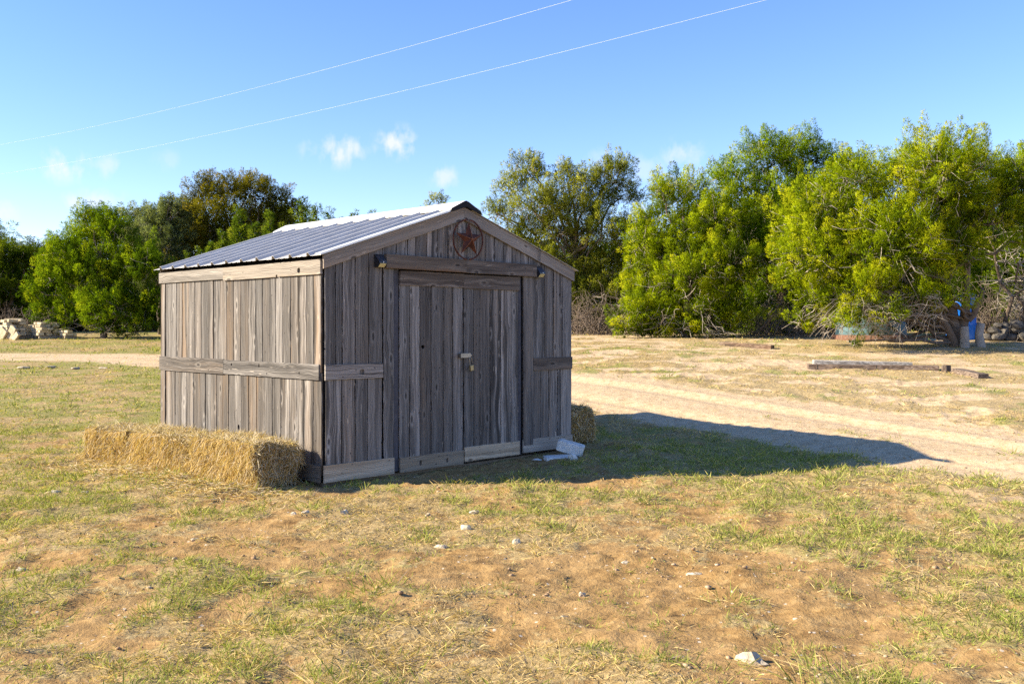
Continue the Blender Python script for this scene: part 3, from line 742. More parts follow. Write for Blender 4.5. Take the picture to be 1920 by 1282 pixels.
# ------------------------------------------------------------------ GRASS
BALES = [((-2.45, 9.14), .62, .36), ((-3.33, 10.02), .62, .36), ((-4.23, 10.95), .36, .62)]
def in_solid(x, y, m=.0):
    s, t2 = shed_st(x, y)
    r = (s > -.02-m) & (s < SW+.02+m) & (t2 > -.02-m) & (t2 < SL+.02+m)
    r |= (s > -.62-m) & (s < -.02) & (t2 > .15-m) & (t2 < 2.7+m)
    return r
def grass_zone(seed, y0, y1, tufts_m2, nb, rad, lmul, wmul, pad):
    rs = np.random.RandomState(seed)
    wid = lambda y: .56*y+pad
    area = (wid(y0)+wid(y1))*(y1-y0); n = int(area*tufts_m2)
    y = y0+(y1-y0)*rs.rand(n); x = (rs.rand(n)*2-1)*wid(y1); ok = np.abs(x) < wid(y); x, y = x[ok], y[ok]
    cov, grn, snd = cover_maps(x, y)
    jit = fbm(x*6, y*6, 131, 3)
    keep = (rs.rand(len(x)) < np.clip(cov*1.15-.05+.25*(jit-.5), .015, 1)) & ~in_solid(x, y)
    x, y, cov, grn = x[keep], y[keep], cov[keep], grn[keep]
    m = len(x)
    gf = np.clip(grn*.95+rs.normal(size=m)*.20, 0, 1)      # how green this tuft is
    tall = np.clip(rs.lognormal(-.1, .35, m), .5, 1.9)*(.60+.35*cov+.35*gf)
    lean = rs.rand(m)*2*PI
    k = np.clip((nb*(.6+.7*rs.rand(m))*(.5+.6*cov)), 3, None).astype(int)
    idx = np.repeat(np.arange(m), k); N = len(idx)
    a = rs.rand(N)*2*PI; r = rad*np.sqrt(rs.rand(N))*(.7+.6*tall[idx])
    bx, by = x[idx]+r*np.cos(a), y[idx]+r*np.sin(a)
    isg = rs.rand(N) < gf[idx]*.85
    pitch = np.where(isg, rs.uniform(.30, 1.30, N), rs.uniform(.02, .70, N))
    az = np.where(rs.rand(N) < .65, a+rs.normal(size=N)*.7, lean[idx]+rs.normal(size=N)*.9)
    D = np.stack([np.cos(az)*np.cos(pitch), np.sin(az)*np.cos(pitch), np.sin(pitch)], -1)
    L = np.where(isg, rs.uniform(.026, .066, N), rs.uniform(.028, .085, N))*tall[idx]*lmul
    Wd = np.where(isg, rs.uniform(.0028, .0052, N), rs.uniform(.0022, .0042, N))*wmul
    cb = h_full(bx, by)
    P = np.stack([bx, by, cb-.004], -1)
    V, F = kite(P, D, L, Wd, np.where(isg, .12, .10), rs)
    u = rs.rand(N)[:, None]; w = rs.rand(N)[:, None]
    green = np.array([.130,.180,.030])*(1-u)+np.array([.38,.38,.10])*u
    straw = np.array([.32,.215,.085])*(1-u)+np.array([.74,.56,.27])*u
    grey = np.array([.18,.135,.10])*(1-u)+np.array([.40,.32,.25])*u
    dry = np.where(w < .24, grey, straw)
    c = np.where(isg[:, None], green*(.75+.5*w), dry)
    # some green blades have straw tips
    tipc = np.where((isg & (rs.rand(N) < .35))[:, None], straw, c)
    C = np.ones((N, 4, 4), np.float32); C[:, :3, :3] = c[:, None, :]; C[:, 3, :3] = tipc
    return V, F, C.reshape(-1, 4)
M_GRASS = leaf_mat('grass_blades', trans=.30)
Vs, Fs, Cs, off = [], [], [], 0
for z in ((1, 2.7, 5.2, 400, 19, .032, .92, .95, 1.0), (2, 5.2, 8.2, 290, 15, .037, .95, 1.15, 1.2), (3, 8.2, 14, 150, 11, .05, 1.05, 1.7, 1.5), (4, 14, 24, 30, 9, .09, 1.25, 3.0, 2), (5, 24, 40, 7, 9, .16, 1.7, 5.5, 2), (6, 2.8, 6.5, 7, 75, .075, 1.55, 1.05, 1.0), (7, 6.5, 12, 4, 55, .085, 1.55, 1.5, 1.2)):
    V, F, C = grass_zone(*z); Vs.append(V); Fs.append(F+off); Cs.append(C); off += len(V)
grass = link('grass', trimesh('grass', np.concatenate(Vs), np.concatenate(Fs), M_GRASS, {'tint': ('FLOAT_COLOR', np.concatenate(Cs))}))
tag(grass, kind='stuff')
print('grass tris', len(grass.data.polygons))

# ------------------------------------------------------------------ ROCKS
def stone_mat(name, a, b, c, scale=9):
    t = NT(name); v, rnd = t.objvec()
    n1 = t.noise(v, scale, 6, .65); n2 = t.noise(v, scale*5, 4, .6)
    col = t.ramp(t.math('ADD', t.math('MULTIPLY', n1, .7), t.math('MULTIPLY', n2, .3)), [(.32, a), (.5, b), (.66, c)])
    hsv = t.n('ShaderNodeHueSaturation'); t.l(col, hsv.inputs['Color']); t.l(t.rng(rnd, 0, 1, .8, 1.12), hsv.inputs['Value'])
    return t.bsdf(hsv.outputs[0], .92, 0, t.bump(t.math('ADD', n1, t.math('MULTIPLY', n2, .5)), .6, .02), .2)
M_LIME = stone_mat('white_limestone', (.27,.20,.13), (.45,.37,.265), (.62,.55,.43))
M_LIMEY = stone_mat('cream_limestone', (.33,.25,.15), (.50,.41,.27), (.63,.55,.40))
M_DARKR = stone_mat('shade_darkened_stone', (.06,.052,.045), (.125,.11,.095), (.21,.19,.165))  # stone darkened in colour to stand for the tree's shade
M_WHITEST = stone_mat('clean_white_limestone', (.62,.58,.51), (.78,.75,.69), (.86,.84,.79))
def rock_mesh(sx, sy, sz, seed, boxy=0.0, sub=2, rough=.22):
    bm = bmesh.new(); rs = random.Random(seed); ox, oy = rs.uniform(0, 99), rs.uniform(0, 99)
    if boxy > 0:
        bmesh.ops.create_cube(bm, size=2); bmesh.ops.bevel(bm, geom=list(bm.edges), offset=.14, segments=1, affect='EDGES')
        bmesh.ops.subdivide_edges(bm, edges=list(bm.edges), cuts=sub, use_grid_fill=True)
    else: bmesh.ops.create_icosphere(bm, subdivisions=sub+1, radius=1)
    P = np.array([v.co[:] for v in bm.verts])
    n = fbm(P[:, 0]*1.4+ox+P[:, 2]*.9, P[:, 1]*1.4+oy-P[:, 2]*1.1, seed % 1000, 4, .6)-.5
    n2 = vnoise(P[:, 0]*1.1+oy, P[:, 1]*1.1+P[:, 2]*1.3+ox, seed % 997)-.5
    for v, a, b in zip(bm.verts, n, n2):
        f = 1+rough*(1.6*a+1.3*b); v.co = Vector((v.co.x*sx*f, v.co.y*sy*f, v.co.z*sz*f))
    bmesh.ops.triangulate(bm, faces=bm.faces)
    me = bm_mesh('rock', bm, None, boxy == 0 and False)
    return me
def rock(name, x, y, sx, sy, sz, rot, label, cat='rock', group=None, mat=M_LIME, boxy=0, sink=.42, z=None, tilt=(0, 0), seed=None, sub=1, rough=.55):
    me = rock_mesh(sx, sy, sz, seed or int(abs(x)*917+abs(y)*331), boxy, sub, rough); me.materials.append(mat)
    o = link(name, me, None, (x, y, (gz(x, y)+sz*(1-2*sink)) if z is None else z), (tilt[0], tilt[1], rot))
    return tag(o, label, cat, group)
G = 'limestone rocks lying in the yard soil'
for (x, y, a, b, c, r, lab) in [
    (1.03, 4.12, .105, .055, .034, -.4, 'largest white rock in the soil at the front of the yard'),
    (-2.97, 5.79, .045, .03, .018, .2, 'flat pale rock at the far left of the yard among dead grass'),
    (-2.14, 6.48, .050, .03, .02, .5, 'small pale rock in the brown soil below the end bale of straw'),
    (-1.67, 7.34, .035, .028, .025, .1, 'left of a close pair of white rocks in the turned soil before the shed corner'),
    (-1.585, 7.36, .050, .028, .022, .6, 'right of a close pair of white rocks in the turned soil before the shed corner'),
    (-1.31, 7.45, .045, .035, .03, .9, 'round pale rock on the soil edge nearest to the shed corner'),
    (-.66, 7.53, .045, .028, .035, .8, 'upright white rock in bare soil below the left shed door'),
    (-.295, 7.58, .065, .040, .022, .2, 'flat cracked white rock in bare soil below the middle of the doors'),
    (-.34, 6.80, .060, .035, .035, -.5, 'grey tinged rock standing in a patch of dead roots'),
    (-.472, 6.38, .062, .030, .024, -.2, 'long white rock on dark orange soil with a pebble at its end'),
    (.03, 6.47, .050, .030, .035, .2, 'pointed grey white rock on the open orange soil'),
    (.388, 5.26, .032, .022, .025, .5, 'little white rock in orange soil beside a dry clump'),
    (.26, 4.82, .028, .018, .015, .1, 'tiny white rock lying in smooth orange soil'),
    (.705, 5.95, .045, .018, .012, .3, 'thin white rock flake in the middle of the orange soil'),
    (1.09, 5.70, .075, .026, .016, -.15, 'long flat white rock at the edge of the green grass on the right'),
    (2.35, 5.00, .060, .022, .014, -.5, 'thin white rock flake in green grass on the far right'),
    (-4.0, 8.33, .085, .045, .022, .15, 'flat beige rock in dead grass in front of the bale at the row end'),
    (-3.73, 8.38, .075, .035, .018, .4, 'second flat beige rock beside the one in front of the row end bale')]:
    rock('limestone_rock', x, y, a*.72, b*.72, c*.85, r, lab, 'rock', G, M_LIME if 'beige' not in lab and 'grey' not in lab else M_LIMEY)
# the small gravel nobody could count
rs = np.random.RandomState(5); Vs, Fs, off = [], [], 0
ico = bmesh.new(); bmesh.ops.create_icosphere(ico, subdivisions=1, radius=1); ico.verts.ensure_lookup_table()
IV = np.array([v.co[:] for v in ico.verts]); IF = np.array([[v.index for v in f.verts] for f in ico.faces]); ico.free()
n = 9000; y = 2.8+rs.rand(n)**1.2*10; x = (rs.rand(n)*2-1)*(.56*y+1); cvv = cover_maps(x, y)[0]
dn = fbm(x*1.7, y*1.7, 207, 3); k = (rs.rand(n) < (1-cvv)*sst(.42, .62, dn)*1.2) & ~in_solid(x, y, .03); x, y = x[k], y[k]
hz = h_full(x, y)
for i in range(len(x)):
    s = min(.020, .0045*rs.lognormal(.2, .55))
    sc = s*np.array([1, .75+.3*rs.rand(), .6])*(1+.25*rs.normal(size=(len(IV), 1)).clip(-1, 1))
    Vs.append(IV*sc+np.array([x[i], y[i], hz[i]+s*.15])); Fs.append(IF+off); off += len(IV)
gv = link('gravel', trimesh('gravel', np.concatenate(Vs), np.concatenate(Fs), stone_mat('gravel_stone', (.24,.14,.07), (.42,.28,.16), (.60,.50,.38), 3)))
tag(gv, kind='stuff')

# white stone blocks beside the right end of the shed front
rock('limestone_slab', .52, 10.60, .165, .12, .030, .25, 'flat white limestone slab lying on the shaded dirt under the squared block', 'stone', None, M_WHITEST, 1, .3, sub=1, rough=.12)
rock('limestone_block', .66, 10.78, .150, .080, .062, -.15, 'squared white limestone block tilted on top of the flat slab by the shed', 'stone', None, M_WHITEST, 1, 0, z=.112, tilt=(.05, .26), sub=1, rough=.04)
rock('limestone_rock', .665, 10.46, .050, .042, .042, .3, 'small white stone chunk touching the right end of the flat limestone slab', 'rock', None, M_WHITEST, 0, .2)
rock('limestone_rock', .28, 10.56, .055, .035, .012, .2, 'thin white stone chip left of the flat limestone slab in shade', 'rock', None, M_WHITEST, 0, .2)
# pale rubble in the grass on the far left
RUB = ('flat pale rock leftmost of the upper line at the left picture edge', 'pale rock second from the left in the line by the dirt track', 'broad pale rock third from the left in the line by the dirt track', 'small pale rock at the right end of the line by the dirt track', 'wide flat pale rock below the line at the very left picture edge', 'pale rock nearest the camera in the green field at left')
for i, (x, y, a) in enumerate([(-13.6,26.6,.30),(-12.9,26.8,.22),(-12.1,26.5,.28),(-11.35,26.6,.20),(-13.9,25.0,.35),(-13.5,24.6,.25)]):
    rock('rubble_rock', x, y, a*.7, a*.4, .04, i*.9, RUB[i], 'rock', 'pale rocks in the left field', M_LIME, 0, .3)

# ------------------------------------------------------------------ STRAW BALES
M_STRAW = leaf_mat('straw', trans=.25)
t = NT('straw_core'); v, rnd = t.objvec(); n1 = t.noise(t.mapping(v, (30, 30, 60)), 1, 5, .65)
M_HAYCORE = t.bsdf(t.ramp(n1, [(.3, (.09,.055,.02)), (.5, (.26,.17,.06)), (.7, (.45,.32,.14))]), .9, 0, t.bump(n1, .8, .02), .1)
def strands(P, N, n_rs, lmin, lmax, wid, tilt, along=None, mixc=None):
    rs = n_rs; n = len(P); ref = rs.normal(size=(n, 3))
    if along is not None: ref = ref*.75+along
    T = ref-(ref*N).sum(1, keepdims=True)*N; T /= np.linalg.norm(T, axis=1, keepdims=True)+1e-9
    D = T+N*(tilt*rs.gamma(1.3, .75, n))[:, None]; D /= np.linalg.norm(D, axis=1, keepdims=True)
    L = rs.uniform(lmin, lmax, n); Wd = wid*rs.uniform(.6, 1.4, n)
    V, F = kite(P-D*(L*.35)[:, None], D, L, Wd, 0.12, rs)
    u = rs.rand(n)[:, None]; w = rs.rand(n)[:, None]
    gold = np.array([.36,.23,.075])*(1-u)+np.array([.74,.54,.22])*u
    pale = np.array([.40,.31,.19])*(1-u)+np.array([.74,.63,.45])*u
    brn = np.array([.13,.085,.04])*(1-u)+np.array([.28,.19,.10])*u
    m = mixc[:, None]; c = np.where(w < .15, brn, np.where(rs.rand(n)[:, None] < m, gold, pale))
    C = np.ones((n, 4, 4), np.float32); C[:, :, :3] = c[:, None, :]
    return V, F, C.reshape(-1, 4)
def bale(x, y, rz, l, w, h, label, seed, n=10000, gold=.58, tilt=0):
    e = empty('straw_bale', (x, y, gz(x, y)-.02), (0, tilt, rz), label, 'straw bale', 'straw bales along the shed walls')
    bm = bmesh.new(); bmesh.ops.create_cube(bm, size=2); bmesh.ops.bevel(bm, geom=list(bm.edges), offset=.12, segments=2, affect='EDGES', profile=.6)
    bmesh.ops.subdivide_edges(bm, edges=list(bm.edges), cuts=3, use_grid_fill=True)
    Pn = np.array([v.co[:] for v in bm.verts]); nz = fbm(Pn[:, 0]*2.2+seed, Pn[:, 1]*2+Pn[:, 2]*1.7, seed, 3)-.5
    for v, a in zip(bm.verts, nz):
        f = 1+.46*a; v.co = Vector((v.co.x*(l/2-.015)*(1+.10*a), v.co.y*(w/2-.02)*f, (v.co.z*f+1)*(h/2-.012)))
    bmesh.ops.triangulate(bm, faces=bm.faces)
    core = bm_mesh('bale_core', bm, M_HAYCORE)
    link('bale_core', core, e)
    rs = np.random.RandomState(seed)
    co = np.array([v.co[:] for v in core.vertices]); tri = np.array([p.vertices[:] for p in core.polygons]); nr = np.array([p.normal[:] for p in core.polygons]); ar = np.array([p.area for p in core.polygons])
    pick = rs.choice(len(tri), n, p=ar/ar.sum()); a, b = rs.rand(n), rs.rand(n); fl = a+b > 1; a[fl], b[fl] = 1-a[fl], 1-b[fl]
    T3 = co[tri[pick]]; P = T3[:, 0]+a[:, None]*(T3[:, 1]-T3[:, 0])+b[:, None]*(T3[:, 2]-T3[:, 0]); N = nr[pick]
    k = (N[:, 2] > -.5); P, N = P[k], N[k]; n = len(P)
    side = np.abs(N[:, 1]) > .6; top = N[:, 2] > .6; end = np.abs(N[:, 0]) > .6
    along = np.zeros((n, 3)); along[side, 2] = -.9; along[end, 1] = .5; along[top, 0] = .1
    mixc = np.where(top, .18, np.where(end, .25, gold))
    V, F, C = strands(P+N*.004, N, rs, .05, .21, .0048, .50, along, mixc)
    st = link('straw', trimesh('straw', V, F, M_STRAW, {'tint': ('FLOAT_COLOR', C)}), e); st['kind'] = 'stuff'
    return e
def bale_at(s, t2, rz_off, *a, **k):
    p = SH_C+SA*s+SB*t2; return bale(p[0], p[1], PI/4+rz_off, *a, **k)
bale_at(-.375, .80, PI/2+.02, 1.28, .50, .42, 'loose golden straw bale nearest the corner of the shed along its left wall', 11, n=13000)
bale_at(-.43, 2.05, PI/2+.04, 1.22, .52, .40, 'middle straw bale of the row along the left shed wall', 12, n=12000)
bale_at(-.50, 3.06, PI/2+.20, .80, .60, .39, 'short straw bale turned outwards at the far left end of the row', 13, n=9000, gold=.6)
bale_at(SW+.36, .66, PI/2, 1.05, .50, .44, 'greyish straw bale in shade behind the right corner of the shed', 14, n=9000, gold=.2)
# loose straw round the bales
rs = np.random.RandomState(77); n = 5200
s = -.40-np.abs(rs.normal(size=n))*.30-.18; t2 = rs.uniform(-.1, 3.2, n)+rs.normal(size=n)*.08
s[t2 < .2] += .25*rs.rand((t2 < .2).sum())
px_, py_ = SH_C[0]+SA[0]*s+SB[0]*t2, SH_C[1]+SA[1]*s+SB[1]*t2
P = np.stack([px_, py_, h_full(px_, py_)+.012+.012*rs.rand(n)], -1); N = np.tile(np.array([0, 0, 1.]), (n, 1))
V, F, C = strands(P, N, rs, .05, .20, .0050, .18, None, np.full(n, .45))
tag(link('loose_straw', trimesh('loose_straw', V, F, M_STRAW, {'tint': ('FLOAT_COLOR', C)})), kind='stuff')

# ------------------------------------------------------------------ TREES
M_BARK = plain('juniper_bark', (.155,.115,.085), .95, scale=12, bmp=.8)
M_TWIG = plain('grey_dead_twig', (.34,.29,.24), .95, scale=20, bmp=.2)
M_TWIGD = plain('brown_twig', (.17,.13,.10), .95, scale=20, bmp=.2)
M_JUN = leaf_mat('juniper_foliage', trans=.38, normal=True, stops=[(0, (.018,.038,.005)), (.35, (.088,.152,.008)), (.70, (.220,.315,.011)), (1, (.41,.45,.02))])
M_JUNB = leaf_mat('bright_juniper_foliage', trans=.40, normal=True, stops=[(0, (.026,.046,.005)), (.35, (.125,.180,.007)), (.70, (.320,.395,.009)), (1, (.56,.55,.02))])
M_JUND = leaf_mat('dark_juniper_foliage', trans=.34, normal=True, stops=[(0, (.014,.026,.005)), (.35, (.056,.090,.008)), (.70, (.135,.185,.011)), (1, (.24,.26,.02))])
M_OLIVE = leaf_mat('olive_juniper_foliage', trans=.28, normal=True, stops=[(0, (.020,.024,.006)), (.35, (.095,.095,.012)), (.70, (.215,.195,.016)), (1, (.33,.25,.03))])
M_SAGE = leaf_mat('sage_oak_foliage', trans=.30, normal=True, stops=[(0, (.04,.055,.022)), (.35, (.115,.145,.055)), (.70, (.225,.26,.11)), (1, (.36,.38,.18))])
M_SPARSE = leaf_mat('sparse_juniper_foliage', trans=.32, normal=True, stops=[(0, (.035,.050,.009)), (.35, (.150,.172,.020)), (.70, (.32,.335,.035)), (1, (.47,.45,.07))])
def unit(v): return v/(np.linalg.norm(v, axis=-1, keepdims=True)+1e-9)
def crown_np(lobes, rs, csize=1.0, leaf=1.0, dens=1.0, nleaf=120, up=.7, back=.75, fill=.25, gap=.0, tsh=0.0, core=1.0):
    """lobes: (x,y,z,rx,ry,rz). Foliage sprays on the lobes' surfaces -> V, F, tint, lobe-normal"""
    LB = np.array(lobes); allC, allO, allS = [], [], []
    for i, (x, y, z, rx, ry, rz) in enumerate(lobes):
        area = 4*PI*((rx*ry)**1.6/3+(rx*rz)**1.6/3+(ry*rz)**1.6/3)**(1/1.6)
        n = max(6, int(area*dens*13/(csize**2)))
        o = unit(rs.normal(size=(n, 3)))
        o[:, 2] = np.where(o[:, 2] < -.75, -o[:, 2]*.3, o[:, 2]); o = unit(o)
        lump = fbm(o[:, 0]*2.3+i*7.1, o[:, 1]*2.3+o[:, 2]*2.1, 300+i, 3)-.5
        rr = rs.uniform(.52, 1.08, n)*(1+.9*lump)
        inn = rs.rand(n) < fill; rr = np.where(inn, rr*rs.uniform(.35, .75, n), rr)
        c = np.array([x, y, z])+o*rr[:, None]*np.array([rx, ry, rz])
        on = unit(o/np.array([rx, ry, rz]))
        keep = np.ones(n, bool)
        for j, (X, Y, Z, A, B, C) in enumerate(lobes):      # drop what lies deep inside a neighbour
            if j == i: continue
            q = (((c-np.array([X, Y, Z]))/np.array([A, B, C]))**2).sum(1); keep &= (q > .45) | (rs.rand(n) < .25)
        keep &= (on[:, 1] < .35) | (rs.rand(n) < back)
        if gap: keep &= (fbm(c[:, 0]*1.6+3, c[:, 2]*1.6+c[:, 1]*.7, 407, 3) > gap) 
        allC.append(c[keep]); allO.append(on[keep]); allS.append((np.where(inn, .8, 1)*rs.lognormal(0, .22, n))[keep])
    Cc, O, S = np.concatenate(allC), np.concatenate(allO), np.concatenate(allS)
    m = len(Cc); dirn = unit(O+np.array([0, 0, up])+rs.normal(size=(m, 3))*.38)
    Lc = csize*rs.uniform(.30, .62, m)*S; Rc = csize*rs.uniform(.12, .21, m)*S
    tip_ = np.clip(O[:, 2], 0, 1)*rs.rand(m)*(S > .6); Lc = Lc*(1+.8*tip_); Rc = Rc*(1-.25*tip_); dirn = unit(dirn+np.array([0, 0, 1.])*(1.2*tip_)[:, None])
    tint = np.clip(.42+tsh+rs.normal(size=m)*.21+.20*(fbm(Cc[:, 0]*.8, Cc[:, 2]*.8+Cc[:, 1]*.5, 501, 3)-.5)*2-.12*(1-S)*5, .02, .98)  # sprays inside the crown get a darker tint as painted shade
    k = np.maximum(12, (1.62*nleaf*(Lc*Rc)/(csize**2*.08)).astype(int)); idx = np.repeat(np.arange(m), k); N = len(idx)
    u = rs.rand(N)**.85; pro = np.sin(PI*np.clip(u*.82+.12, 0, 1))**.8
    rd = unit(rs.normal(size=(N, 3))); rd = unit(rd-(rd*dirn[idx]).sum(1, keepdims=True)*dirn[idx])
    rad = Rc[idx]*pro*np.sqrt(rs.uniform(.25, 1, N))
    P = Cc[idx]+dirn[idx]*((u-.35)*Lc[idx])[:, None]+rd*rad[:, None]
    D = unit(dirn[idx]*.75+rd*.75+rs.normal(size=(N, 3))*.22)
    L = leaf*rs.uniform(.048, .102, N); Wd = leaf*rs.uniform(.012, .0215, N)
    sd = unit(np.cross(D, rs.normal(size=(N, 3))))
    V = np.stack([P-sd*(Wd*.5)[:, None], P+sd*(Wd*.5)[:, None], P+D*L[:, None]], 1).reshape(-1, 3)
    F = np.arange(N*3).reshape(-1, 3)
    tl = np.clip(tint[idx]+rs.normal(size=N)*.05+.22*(u-.5), 0, 1)
    T = np.stack([tl-.06, tl-.06, tl+.07], 1).clip(0, 1).ravel()
    nrm = unit(O[idx]*.16+unit(rd*.9+dirn[idx]*(.25+.5*u[:, None]))*1.0)
    nrm = np.repeat(nrm, 3, 0)
    # older inner foliage, tinted dark as painted shade, closing the crown
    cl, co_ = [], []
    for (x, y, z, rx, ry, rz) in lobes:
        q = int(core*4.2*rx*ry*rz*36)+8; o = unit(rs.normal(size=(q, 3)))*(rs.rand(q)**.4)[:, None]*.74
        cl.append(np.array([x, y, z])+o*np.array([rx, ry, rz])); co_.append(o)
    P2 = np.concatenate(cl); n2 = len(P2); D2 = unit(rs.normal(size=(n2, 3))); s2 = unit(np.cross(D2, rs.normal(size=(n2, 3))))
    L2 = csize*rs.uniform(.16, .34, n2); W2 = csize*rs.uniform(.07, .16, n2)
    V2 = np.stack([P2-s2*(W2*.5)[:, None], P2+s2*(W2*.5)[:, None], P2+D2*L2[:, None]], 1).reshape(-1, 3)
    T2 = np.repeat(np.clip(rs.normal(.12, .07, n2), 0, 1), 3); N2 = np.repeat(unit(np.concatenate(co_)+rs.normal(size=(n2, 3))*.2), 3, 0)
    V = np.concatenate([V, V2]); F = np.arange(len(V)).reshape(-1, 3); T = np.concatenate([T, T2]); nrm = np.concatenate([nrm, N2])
    return V, F, T, nrm, Cc, dirn
def limb_path(a, b, rs, n=7, sag=.12, wig=.05):
    a, b = np.array(a, float), np.array(b, float); L = np.linalg.norm(b-a)
    u = np.linspace(0, 1, n)[:, None]; P = a*(1-u)+b*u
    P[:, 2] += (np.sin(PI*u[:, 0])*sag*L*.5)
    w = rs.normal(size=(n, 3))*wig*L*.25; w[0] = w[-1] = 0
    return P+w
def tree(name, base, lobes, label, cat='tree', group=None, seed=1, mat=None, trunk_r=.14, twigs=30, twig_len=.8, twig_mat=None, limbs=True,
         stems=None, low_twigs=0, **kw):
    """base world (x,y,z); lobes in local metres. tree > trunk, crown, dead_twigs"""
    rs = np.random.RandomState(seed)
    e = empty(name, base, (0, 0, 0), label, cat, group)
    V, F, T, Nn, Cc, dirn = crown_np(lobes, rs, **kw)
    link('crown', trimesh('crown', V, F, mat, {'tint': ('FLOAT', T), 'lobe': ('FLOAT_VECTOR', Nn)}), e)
    H = max(l[2]+l[5] for l in lobes); paths = []
    if stems is None:
        tx, ty = np.mean([l[0] for l in lobes])*.6, np.mean([l[1] for l in lobes])*.6
        top = np.array([tx, ty, H*.72]); P = limb_path((0, 0, -.2), top, rs, 9, 0, .06)
        paths.append((P, np.linspace(trunk_r, trunk_r*.25, 9)))
        fork = lambda z: P[min(8, max(1, int(8*z/(H*.72))))]
    else:
        Ps = []
        for pts, r0, r1 in stems:
            pts = np.array(pts, float); n = 10; s = np.linspace(0, len(pts)-1, n); i0 = np.minimum(s.astype(int), len(pts)-2); fr = (s-i0)[:, None]
            P = pts[i0]*(1-fr)+pts[i0+1]*fr; P[1:-1] += rs.normal(size=(n-2, 3))*.025
            paths.append((P, np.linspace(r0, r1, n)*(1+.12*rs.normal(size=n)).clip(.8, 1.3))); Ps.append(P)
        AP = np.concatenate(Ps)
        fork = lambda z: AP[np.argmin(np.abs(AP[:, 2]-z)+.15*rs.rand(len(AP)))]
    if limbs:
        for l in lobes:
            c = np.array(l[:3]); a = fork(max(.15, (c[2]-.2)*.62))
            paths.append((limb_path(a, c, rs, 7, .05, .16), np.linspace(trunk_r*.38, .016, 7)))
    Vt, Ft = tube_np(paths, 7)
    link('trunk', trimesh('trunk', Vt, Ft, M_BARK, smooth=True), e)
    tp = []
    if twigs:
        for l in lobes:
            c = np.array(l[:3]); r = np.array(l[3:6]); n = max(3, int(twigs*np.mean(r)*.7))
            for q in range(n):
                o = unit(rs.normal(size=3)); a = c+o*r*rs.uniform(.1, .7); b = c+unit(o+rs.normal(size=3)*.5)*r*rs.uniform(.85, 1.15)
                tp.append((limb_path(a, b, rs, 5, -.05, .22), np.linspace(.011, .004, 5)))
    for q in range(low_twigs):
        l = lobes[rs.randint(len(lobes))]
        a = np.array([l[0]*.4, l[1]*.4, rs.uniform(.2, .9)*max(.4, min(1.6, l[2]))]); o = unit(np.array([l[0], l[1]-.6, 0])+rs.normal(size=3)*np.array([.9, .9, .3]))
        b = a+o*rs.uniform(.5, 1.4)*twig_len+np.array([0, 0, rs.uniform(-.5, .25)])
        b[2] = max(b[2], .05)
        tp.append((limb_path(a, b, rs, 6, .1, .22), np.linspace(.018, .004, 6)))
        for z in range(2):
            m = a+(b-a)*rs.uniform(.3, .8); tp.append((limb_path(m, m+rs.normal(size=3)*.28, rs, 4, 0, .25), np.linspace(.007, .003, 4)))
    if tp:
        Vw, Fw = tube_np(tp, 3); w = link('dead_twigs', trimesh('dead_twigs', Vw, Fw, twig_mat or M_TWIG), e); w['kind'] = 'stuff'
    return e
def copy_tree(src, loc, rz, sc, label=None, group=None):
    c = src.copy(); COL.objects.link(c); c.location = loc; c.rotation_euler = (0, 0, rz); c.scale = sc
    if label: c['label'] = label
    if group: c['group'] = group
    for ch in list(src.children):
        d = ch.copy(); COL.objects.link(d); d.parent = c
    return c
def lobes_at(Y, bu, items, seed, flat=1.0, depth=.8):
    """crown lobes described by where they rise in the view at distance Y: (u, v, r) -> local metres around a trunk at column bu"""
    rs = np.random.RandomState(seed); X0 = (bu-960)/1794*Y; z0 = float(h_base(np.array([X0]), np.array([float(Y)]))[0]); out = []
    for it in items:
        u, v, r = it[:3]; k = Y/1794; v = v+15*max(0, min(1, (470-v)/150))
        ax = r*k*1.10; az = (it[3] if len(it) > 3 else r)*k*1.0
        out.append(((u-bu)*k, rs.uniform(-depth, depth)*ax if len(it) < 5 else it[4], CAM_H+(612-v)*k-z0, ax, ax*rs.uniform(.85, 1.1), az*flat))
    return (X0, float(Y), z0), out

